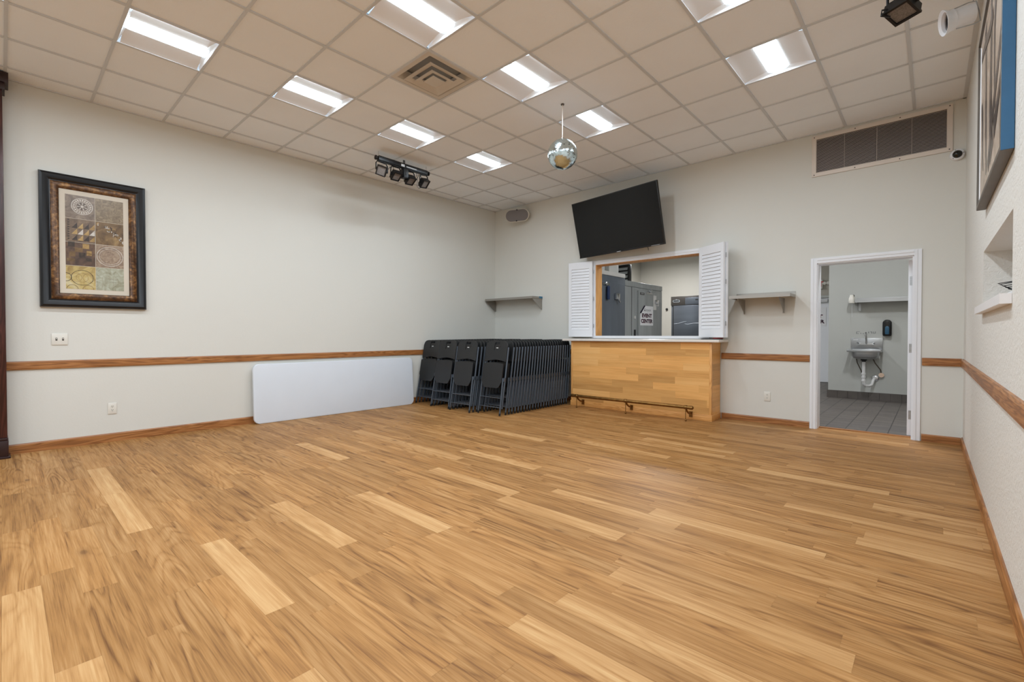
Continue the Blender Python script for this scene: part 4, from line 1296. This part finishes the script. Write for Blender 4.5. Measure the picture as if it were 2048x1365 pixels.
# small dark comb-like holder on the sill
hk = thing('wire_holder', 'small black wire holder standing on the white sill of the wall opening', 'holder', RW(4.245, 0.0, NZ0 + 0.0185), ROT_R)
mb = MB(); mb.box(-0.012, 0.012, 0.004, 0.07, 0, 0.005); mb.build('base', mt['black'], hk)
for k in range(4):
    mb = MB(); mb.tube([(0, 0.012, 0.004), (0, -0.008 - 0.009 * k, 0.010 + 0.007 * k), (0, 0.03, 0.010 + 0.011 * k)], 0.0026, 6); mb.build('prong', mt['black'], hk)
mb = MB(); mb.tube([(0, 0.010, 0.004), (0, -0.040, 0.036), (0, 0.03, 0.047)], 0.0032, 6); mb.build('prong', mt['black'], hk)

# ================================================================== KITCHEN THINGS
# walk-in coolers, faces towards +x
def xface(name, label, cat, x, y, z=0, group=None): return thing(name, label, cat, (x, y, z), PI / 2, group)   # local x -> +y, local y -> -x
c2 = xface('walk_in_cooler', 'light grey walk-in cooler with a poster on its door, seen through the hatch', 'cooler', 1.46, 10.9, 0, 'walk-in coolers')
mb = MB(); mb.box(-0.90, 0.895, 0.0, 1.5, 0, 2.18); mb.build('cabinet', mt['cooler'], c2, bevel=0.004)
mb = MB(); mb.box(-0.90, 0.895, -0.006, 1.5, 2.185, 2.3); mb.build('top_panel', mt['cooler'], c2, bevel=0.004)
mb = MB(); mb.box(-0.62, -0.605, -0.004, 0, 0.0, 2.18); mb.build('panel_seam', mt['grout'], c2, smooth=0)
mb = MB(); mb.box(-0.36, 0.50, -0.05, -0.001, 0.06, 2.12); dr = mb.build('door', mt['cooler'], c2, bevel=0.006)
mb = MB(); mb.box(-0.05, 0.25, -0.062, -0.0505, 2.06, 2.10); mb.lathe([(0.035, 0.05), (0.045, 0.08), (0.02, 0.095)], Matrix.Translation((0.14, 0, 2.14)) @ rx, 14); mb.build('hinge', mt['chrome'], dr)
mb = MB(); mb.box(0.38, 0.56, -0.085, -0.0505, 1.86, 1.95); mb.box(0.46, 0.52, -0.10, -0.0505, 1.80, 1.86); mb.build('latch', mt['chrome'], dr, bevel=0.008)
mb = MB(); mb.box(-0.32, -0.12, -0.053, -0.0505, 2.03, 2.08); mb.build('name_badge', mt['fridge_dark'], dr, smooth=0)
put('badge_lettering', text_mesh('COOLER', 0.036, mt['logo_white'], 0.0004), dr, (-0.22, -0.054, 2.055))
mb = MB(); mb.box(0.33, 0.48, -0.053, -0.0505, 1.72, 2.05); mb.build('notice', mt['cooler_cap'], dr, smooth=0)
mb = MB(); mb.box(-0.50, -0.46, -0.02, 0, 1.50, 1.56); mb.build('gauge', mt['cooler_cap'], c2)
mb = MB(); mb.box(-0.50, -0.45, -0.02, 0, 1.12, 1.26); mb.build('switch_box', mt['black'], c2)
c1 = xface('walk_in_cooler', 'dark grey walk-in cooler with a white top strip at the near side of the hatch', 'cooler', 1.50, 9.05, 0, 'walk-in coolers')
mb = MB(); mb.box(-0.85, 0.876, 0.0, 1.5, 0, 2.325); mb.build('cabinet', mt['cooler_dark'], c1, bevel=0.004)
mb = MB(); mb.box(-0.85, 0.876, -0.008, 1.5, 2.33, 2.41); mb.build('cap_strip', mt['cooler_cap'], c1, bevel=0.004)
mb = MB(); mb.box(-0.55, 0.80, -0.045, -0.001, 0.06, 2.19); dr = mb.build('door', mt['cooler_dark'], c1, bevel=0.006)
mb = MB(); mb.box(-0.09, 0.16, -0.06, -0.046, 2.12, 2.16); mb.lathe([(0.03, 0.045), (0.04, 0.075), (0.015, 0.09)], Matrix.Translation((0.03, 0, 2.15)) @ rx, 12); mb.build('hinge', mt['chrome'], dr)
mb = MB(); mb.box(0.36, 0.50, -0.10, -0.046, 1.86, 1.98); mb.tube([(0.44, -0.085, 1.9), (0.50, -0.095, 1.8)], 0.02, 8); mb.build('latch', mt['chrome'], dr, bevel=0.008)
tag(MB().box(-0.045, 0.045, -0.09, -0.0625, -0.13, 0.13).build('thermometer', mt['blue_plastic'], None, (1.50, 9.13, 1.97), PI / 2, bevel=0.006), 'narrow dark blue thermometer on the dark grey cooler door', 'thermometer')
# on top of the coolers
cu = thing('condenser_unit', 'dark louvred condenser unit on top of the walk-in coolers', 'condenser', (1.0, 10.75, 2.302))
mb = MB(); mb.box(-0.14, 0.14, 0, 0.14, 0, 0.45); mb.build('case', mt['black_metal'], cu, bevel=0.006)
for k in range(4):
    mb = MB(); mb.add([(-0.12, -0.02, 0.05 + .09 * k), (0.12, -0.02, 0.05 + .09 * k), (0.12, -0.002, 0.11 + .09 * k), (-0.12, -0.002, 0.11 + .09 * k)], [(0, 1, 2, 3)]); mb.build('louvre', mt['cooler'], cu, smooth=0)
mb = MB(); mb.tube([(-0.17, 0.0, 0.0), (-0.17, 0.0, 0.42)], 0.03, 10); mb.build('pipe', mt['cooler'], cu)
for k, (x, y, sx, sz, lab) in enumerate(((1.15, 9.75, 0.19, 0.20, 'white carton on top of the coolers beside the condenser unit'), (1.15, 9.25, 0.17, 0.17, 'white carton on top of the dark cooler by the hatch frame'))):
    t = thing('carton', lab, 'box', (x, y, 2.4115), 0, 'cartons on the coolers')
    mb = MB(); mb.box(-sx, sx, -sx, sx, 0, sz); mb.build('box', mt['carton'], t, bevel=0.003)
    mb = MB(); mb.box(-0.02, 0.02, -sx - .001, sx + .001, sz + .0003, sz + .001); mb.box(sx + .0003, sx + .001, -sx * .7, sx * .7, sz * .55, sz * .6); mb.build('tape', mt['grid'], t, smooth=0)


def poster(label, loc, rot, curl=True):
    t = thing('poster', label, 'poster', loc, rot, 'event centre posters')
    w_, h_ = 0.63, 0.435
    mb = MB()
    if curl:
        cpts = [(-w_ / 2, -h_ / 2), (w_ / 2, -h_ / 2), (w_ / 2, h_ / 2), (-w_ / 2 + 0.20, h_ / 2), (-w_ / 2, h_ / 2 - 0.17)]
    else:
        cpts = [(-w_ / 2, -h_ / 2), (w_ / 2, -h_ / 2), (w_ / 2, h_ / 2), (-w_ / 2, h_ / 2)]
    mb.prism(cpts, lambda u, v, w: (u, w, v), -0.0015, -0.0005)
    mb.build('sheet', mt['paper'], t, smooth=0)
    if curl:
        # the peeled corner, rolled forward and showing its dark back
        mb = MB(); n = 8
        a, b = Vector((-w_ / 2 + 0.20, 0, h_ / 2)), Vector((-w_ / 2, 0, h_ / 2 - 0.17))
        inward = Vector((0.17, 0, -0.20)).normalized()
        v_ = []
        for i in range(n + 1):
            th = PI * i / n
            off = inward * (0.02 * math.sin(th) * (-1 if th < PI / 2 else 0.2)) + Vector((0, -0.012 * (1 - math.cos(th)), 0))
            v_ += [a + off - Vector((0, .001, 0)), b + off - Vector((0, .001, 0))]
        mb.add(v_, [(2 * i, 2 * i + 1, 2 * i + 3, 2 * i + 2) for i in range(n)])
        mb.build('curled_corner', mt['ink'], t, smooth=60)
    for txt, w2, zz in (('EVENT', 0.48, 0.004), ('CENTER', 0.565, -0.118)):
        put('lettering', fit(text_mesh(txt, 0.142, mt['ink_red'], 0.0003, 0.007), w2, 0.088), t, (0.0085, -0.0019, zz - 0.003))
        put('lettering', fit(text_mesh(txt, 0.142, mt['ink'], 0.0004, 0.005), w2, 0.086), t, (0.004, -0.0026, zz))
    put('script_lettering', fit(text_mesh('Kenyon', 0.105, mt['ink_grey'], 0.0003, -0.001, 0.4), 0.33, 0.085), t, (0.03, -0.0022, 0.122))
    return t
poster('white EVENT CENTER poster with a curled corner on the grey cooler door', (1.46 + 0.0515, 10.9, 1.575), PI / 2)
poster('white EVENT CENTER poster on the far door, partly hidden by the doorway', (4.366 - 0.315, 14.446, 1.585), 0, False)

# steel refrigerator
f_ = thing('refrigerator', 'stainless steel commercial refrigerator with dark header, against the far kitchen wall', 'refrigerator', (1.42, 13.4, 0))
mb = MB(); mb.box(-0.42, 0.42, 0.0, 0.8, 0.12, 2.175); mb.build('cabinet', mt['fridge'], f_, bevel=0.005)
mb = MB(); mb.box(-0.42, 0.42, -0.03, -0.001, 1.935, 2.175); hd = mb.build('header', mt['fridge_dark'], f_, bevel=0.004)
mb = MB(); mb.prism([(x_ * 1.0 - 0.27, z_ + 2.05) for x_, z_ in stadium(0.19, 0.062)], lambda u, v, w: (u, w, v), -0.034, -0.0305); mb.prism([(-0.33, 2.075), (-0.27, 2.10), (-0.21, 2.075)], lambda u, v, w: (u, w, v), -0.034, -0.0305); mb.build('badge', mt['chrome'], hd)
mb = MB(); mb.prism([(x_ - 0.27, z_ + 2.05) for x_, z_ in stadium(0.165, 0.04)], lambda u, v, w: (u, w, v), -0.0355, -0.0345); mb.build('badge_plate', mt['black'], hd)
mb = MB(); mb.box(-0.03, 0.42, -0.034, -0.0305, 1.945, 2.13); mb.build('control_panel', mt['fridge'], hd, bevel=0.002)
mb = MB(); mb.box(0.24, 0.31, -0.038, -0.0345, 2.05, 2.085); mb.box(0.34, 0.352, -0.038, -0.0345, 2.05, 2.085); mb.box(0.37, 0.382, -0.038, -0.0345, 2.05, 2.085); mb.build('display', mt['black'], hd)
mb = MB(); mb.box(-0.33, 0.42, -0.06, -0.001, 0.16, 1.925); dr = mb.build('door', mt['fridge'], f_, bevel=0.006)
mb = MB(); mb.box(-0.365, -0.335, -0.03, -0.001, 0.16, 1.925); mb.build('door_gasket', mt['black'], f_, smooth=0)
mb = MB(); mb.tube([(-0.32, -0.062, 1.44), (-0.2, -0.062, 1.45), (-0.06, -0.062, 1.49), (0.02, -0.062, 1.50), (-0.03, -0.062, 1.44), (0.05, -0.062, 1.425), (0.2, -0.062, 1.45), (0.4, -0.062, 1.455)], 0.004, 5); mb.build('film_crease', mt['scratch'], dr)
for s in (-1, 1):
    for y in (0.08, 0.7):
        mb = MB(); mb.tube([(s * 0.34, y, 0.002), (s * 0.34, y, 0.118)], 0.03, 10); mb.build('foot', mt['black'], f_)
tag(MB().ball((0, 0, 0), 0.035, 8).build('coat_hook', mt['black'], None, (0.40, 14.462, 1.905)), 'small black knob on the kitchen wall left of the refrigerator', 'hook')

# hand sink on the tiled kitchen wall
sk = thing('hand_sink', 'small stainless steel hand sink on the kitchen wall through the doorway', 'sink', (5.40, 11.438, 0))
mb = MB(); mb.box(-0.225, 0.225, -0.02, -0.001, 0.86, 1.09); mb.build('backsplash', mt['steel'], sk, bevel=0.004)
mb = MB()
rim0, rim1 = 0.85, 0.895
W_, D_ = 0.225, 0.38
mb.box(-W_ - 0.02, W_, -D_, -D_ + 0.025, rim0, rim1); mb.box(-W_ - 0.02, -W_ + 0.03, -D_ + 0.025, -0.0205, rim0, rim1); mb.box(W_ - 0.03, W_, -D_ + 0.025, -0.0205, rim0, rim1); mb.box(-W_ + .03, W_ - .03, -0.07, -0.0205, rim0, rim1)
mb.build('rim', mt['steel'], sk, bevel=0.004)
mb = MB()
sec = [(0.19, 0.849), (0.188, 0.79), (0.165, 0.745), (0.12, 0.732), (0.02, 0.728)]
vs_, n = [], 24
for a_, z_ in sec:
    k_ = a_ / 0.19
    for j in range(n):
        an = 2 * PI * j / n
        ex = 0.45
        cx_ = math.copysign(abs(math.cos(an)) ** ex, math.cos(an)); sx_ = math.copysign(abs(math.sin(an)) ** ex, math.sin(an))
        vs_.append((cx_ * a_, -0.215 + sx_ * 0.15 * k_, z_))
mb.add(vs_, [(i * n + j, i * n + (j + 1) % n, (i + 1) * n + (j + 1) % n, (i + 1) * n + j) for i in range(len(sec) - 1) for j in range(n)])
mb.build('basin', mt['steel'], sk, smooth=50)
mb = MB(); mb.box(-0.11, 0.11, -0.045, -0.0205, 0.975, 1.005); mb.tube([(0, -0.045, 0.99), (0, -0.075, 1.0), (0, -0.08, 1.14), (0, -0.10, 1.18), (0, -0.16, 1.185), (0, -0.19, 1.15), (0, -0.19, 1.12)], 0.011, 8)
fa = mb.build('faucet', mt['chrome'], sk, smooth=40)
for s in (-1, 1):
    mb = MB(); mb.tube([(s * 0.10, -0.045, 0.99), (s * 0.10, -0.075, 0.995)], 0.016, 8); mb.tube([(s * 0.10, -0.075, 0.995), (s * 0.125, -0.12, 1.01)], 0.009, 8); mb.build('handle', mt['chrome'], fa)
mb = MB(); mb.lathe([(0.045, 0.70), (0.045, 0.727)], Matrix.Translation((-0.02, -0.2, 0)), 16); mb.tube([(-0.02, -0.2, 0.72), (-0.02, -0.2, 0.68)], 0.03, 12); mb.build('drain', mt['black'], sk)
mb = MB(); mb.tube([(-0.02, -0.2, 0.69), (-0.02, -0.2, 0.37), (-0.015, -0.195, 0.29), (0.01, -0.18, 0.265), (0.06, -0.15, 0.262), (0.09, -0.13, 0.285), (0.10, -0.12, 0.34), (0.11, -0.09, 0.38), (0.125, -0.03, 0.385)], 0.024, 12)
for z in (0.46, 0.40, 0.34): mb.tube([(-0.02, -0.2, z), (-0.02, -0.2, z + 0.03)], 0.031, 12)
mb.build('drain_pipe', mt['pvc'], sk, smooth=40)
mb = MB(); mb.lathe([(0.055, 0.001), (0.05, 0.012), (0.03, 0.016)], Matrix.Translation((0.125, 0, 0.385)) @ rx, 16); mb.build('wall_flange', mt['chrome'], sk)
for pts in ([(-0.13, -0.15, 0.74), (-0.12, -0.13, 0.66), (-0.07, -0.06, 0.52), (-0.06, -0.03, 0.46)], [(0.10, -0.15, 0.74), (0.13, -0.13, 0.66), (0.20, -0.06, 0.54), (0.21, -0.035, 0.47)]):
    mb = MB(); mb.tube(pts, 0.009, 8); mb.build('supply_hose', mt['frame_grey'], sk, smooth=40)
mb = MB(); mb.lathe([(0.028, 0.001), (0.024, 0.03), (0.04, 0.035), (0.04, 0.05)], Matrix.Translation((0.21, 0, 0.45)) @ rx, 12); mb.build('stop_valve', mt['chrome'], sk)
mb = MB(); mb.lathe([(0.02, 0.001), (0.018, 0.04)], Matrix.Translation((-0.06, 0, 0.45)) @ rx, 12); mb.build('stop_valve', mt['chrome'], sk)
mb = MB(); mb.box(-0.19, -0.12, -0.0215, -0.0203, 1.05, 1.075); mb.build('sticker', mt['logo_white'], sk, smooth=0)
# faint illegible grey marks above the sink
mk = thing('wall_marks', 'faint grey marks on the kitchen wall above the hand sink', 'marks', (5.39, 11.4385, 1.185))
for a_, b_, z0, z1 in ((-0.14, -0.10, -0.02, -0.012), (-0.14, -0.13, -0.012, 0.02), (-0.13, -0.09, 0.015, 0.022), (-0.08, -0.07, -0.02, 0.0), (-0.05, -0.03, -0.02, -0.012), (0.03, 0.04, -0.01, 0.02), (0.055, 0.085, 0.012, 0.02), (0.075, 0.085, -0.015, 0.012), (0.10, 0.13, -0.015, -0.008), (0.10, 0.108, -0.008, 0.02), (0.125, 0.133, -0.008, 0.022)):
    mb = MB(); mb.box(a_, b_, -0.0012, -0.0004, z0, z1); mb.build('mark', mt['marks'], mk, smooth=0)
# soap dispenser
so = thing('soap_dispenser', 'black rounded soap dispenser on the kitchen wall beside the sink', 'soap dispenser', (5.683, 11.438, 1.267))
mb = MB(); o_ = [(0.062 * math.cos(a_), 0.08 + 0.062 * math.sin(a_)) for a_ in [PI * i / 12 for i in range(13)]] + [(-0.062, -0.12), (-0.05, -0.14), (0.05, -0.14), (0.062, -0.12)]
mb.prism(o_, lambda u, v, w: (u, w, v), -0.09, -0.001); mb.build('body', mt['soap'], so, bevel=0.012, seg=3, smooth=50)
mb = MB(); mb.prism([(u * .45, v * .5 - 0.04) for u, v in o_], lambda u, v, w: (u, w, v), -0.094, -0.0905); mb.build('window', mt['soap_blue'], so, bevel=0.001)
# kitchen wall shelf
ks = thing('wall_shelf', 'long stainless steel shelf on the kitchen wall above the hand sink', 'shelf', (5.25, 11.438, 0), 0, 'steel wall shelves')
mb = MB(); mb.box(0.0, 1.4, -0.26, -0.002, 1.768, 1.772); mb.box(0.0, 1.4, -0.264, -0.26, 1.71, 1.772); mb.box(0.0, 1.4, -0.006, -0.002, 1.772, 1.80); mb.build('shelf_board', mt['steel'], ks, smooth=0)
for x in (0.035, 1.3):
    mb = MB(); mb.prism([(-0.22, 1.7675), (-0.003, 1.7675), (-0.003, 1.57), (-0.03, 1.57)], lambda u, v, w: (w, u, v), x - 0.012, x - 0.009); mb.box(x - 0.012, x + 0.03, -0.006, -0.002, 1.57, 1.7675); mb.build('bracket', mt['steel'], ks, smooth=0)
pc = thing('pull_cord_fixture', 'small white lamp holder with a pull cord hanging at the kitchen shelf end', 'lamp holder', (5.205, 11.22, 1.74))
mb = MB(); mb.lathe([(0.045, -0.035), (0.05, 0.0), (0.045, 0.05), (0.03, 0.085), (0.028, 0.11)], n=14); mb.build('holder', mt['plate'], pc)
mb = MB(); mb.tube([(0.0, 0.0, 0.105), (0.025, 0.0, 0.11), (0.035, 0.0, 0.08)], 0.008, 6); mb.build('clip', mt['black'], pc)
mb = MB(); mb.tube([(0.0, 0.02, -0.03), (0.0, 0.03, -0.28)], 0.003, 6); mb.build('cord', mt['grid'], pc)
mb = MB(); mb.box(-0.02, 0.044, 0.01, 0.214, -0.01, 0.01); mb.build('arm', mt['grid'], pc)
# exit sign with emergency lamps on the far wall
ex = thing('exit_sign', 'exit sign with twin emergency lamps above the far kitchen door', 'exit sign', (4.13, 14.484, 2.36))
mb = MB(); mb.box(-0.16, 0.16, -0.05, -0.002, -0.11, 0.11); mb.build('housing', mt['plate'], ex, bevel=0.008)
put('lettering', text_mesh('EXIT', 0.17, mt['exit_red'], 0.001, 0.004), ex, (0, -0.0515, 0))
for x in (0.20, 0.275):
    mb = MB(); mb.lathe([(0.02, 0.0), (0.035, 0.03), (0.038, 0.05), (0.03, 0.052)], Matrix.Translation((x, -0.02, 0.02)) @ rx, 14); mb.build('lamp_head', mt['plate'], ex)
mb = MB(); mb.box(0.155, 0.29, -0.02, -0.004, 0.0, 0.03); mb.build('lamp_arm', mt['plate'], ex)

# ================================================================== CAMERA, WORLD, VIEW
cam = bpy.data.cameras.new('camera'); co = bpy.data.objects.new('camera', cam); COL.objects.link(co)
cam.sensor_width = 36.0; cam.sensor_fit = 'HORIZONTAL'; cam.lens = 36.0 * 927.0926 / 2048
cam.clip_start = 0.02; cam.clip_end = 60
yaw, pit, rol = R(-42.2849), R(-0.8134), R(-0.0238)
f = Vector((math.sin(yaw) * math.cos(pit), math.cos(yaw) * math.cos(pit), math.sin(pit)))
r = Vector((math.cos(yaw), -math.sin(yaw), 0)); u = r.cross(f)
r_ = math.cos(rol) * r + math.sin(rol) * u; u_ = -math.sin(rol) * r + math.cos(rol) * u
mw = Matrix((r_, u_, -f)).transposed().to_4x4(); mw.translation = (6.2724, 1.1744, 1.1577)
co.matrix_world = mw
SC.camera = co
w = bpy.data.worlds.new('world'); SC.world = w; w.use_nodes = True
w.node_tree.nodes['Background'].inputs[0].default_value = (0.8, 0.85, 0.9, 1)
w.node_tree.nodes['Background'].inputs[1].default_value = 0.02
vs = SC.view_settings
vs.view_transform = 'Standard'; vs.look = 'None'; vs.gamma = 1.0; vs.exposure = 0.58
vs.use_curve_mapping = False
SC.cycles.max_bounces = 10
SC.cycles.diffuse_bounces = 6
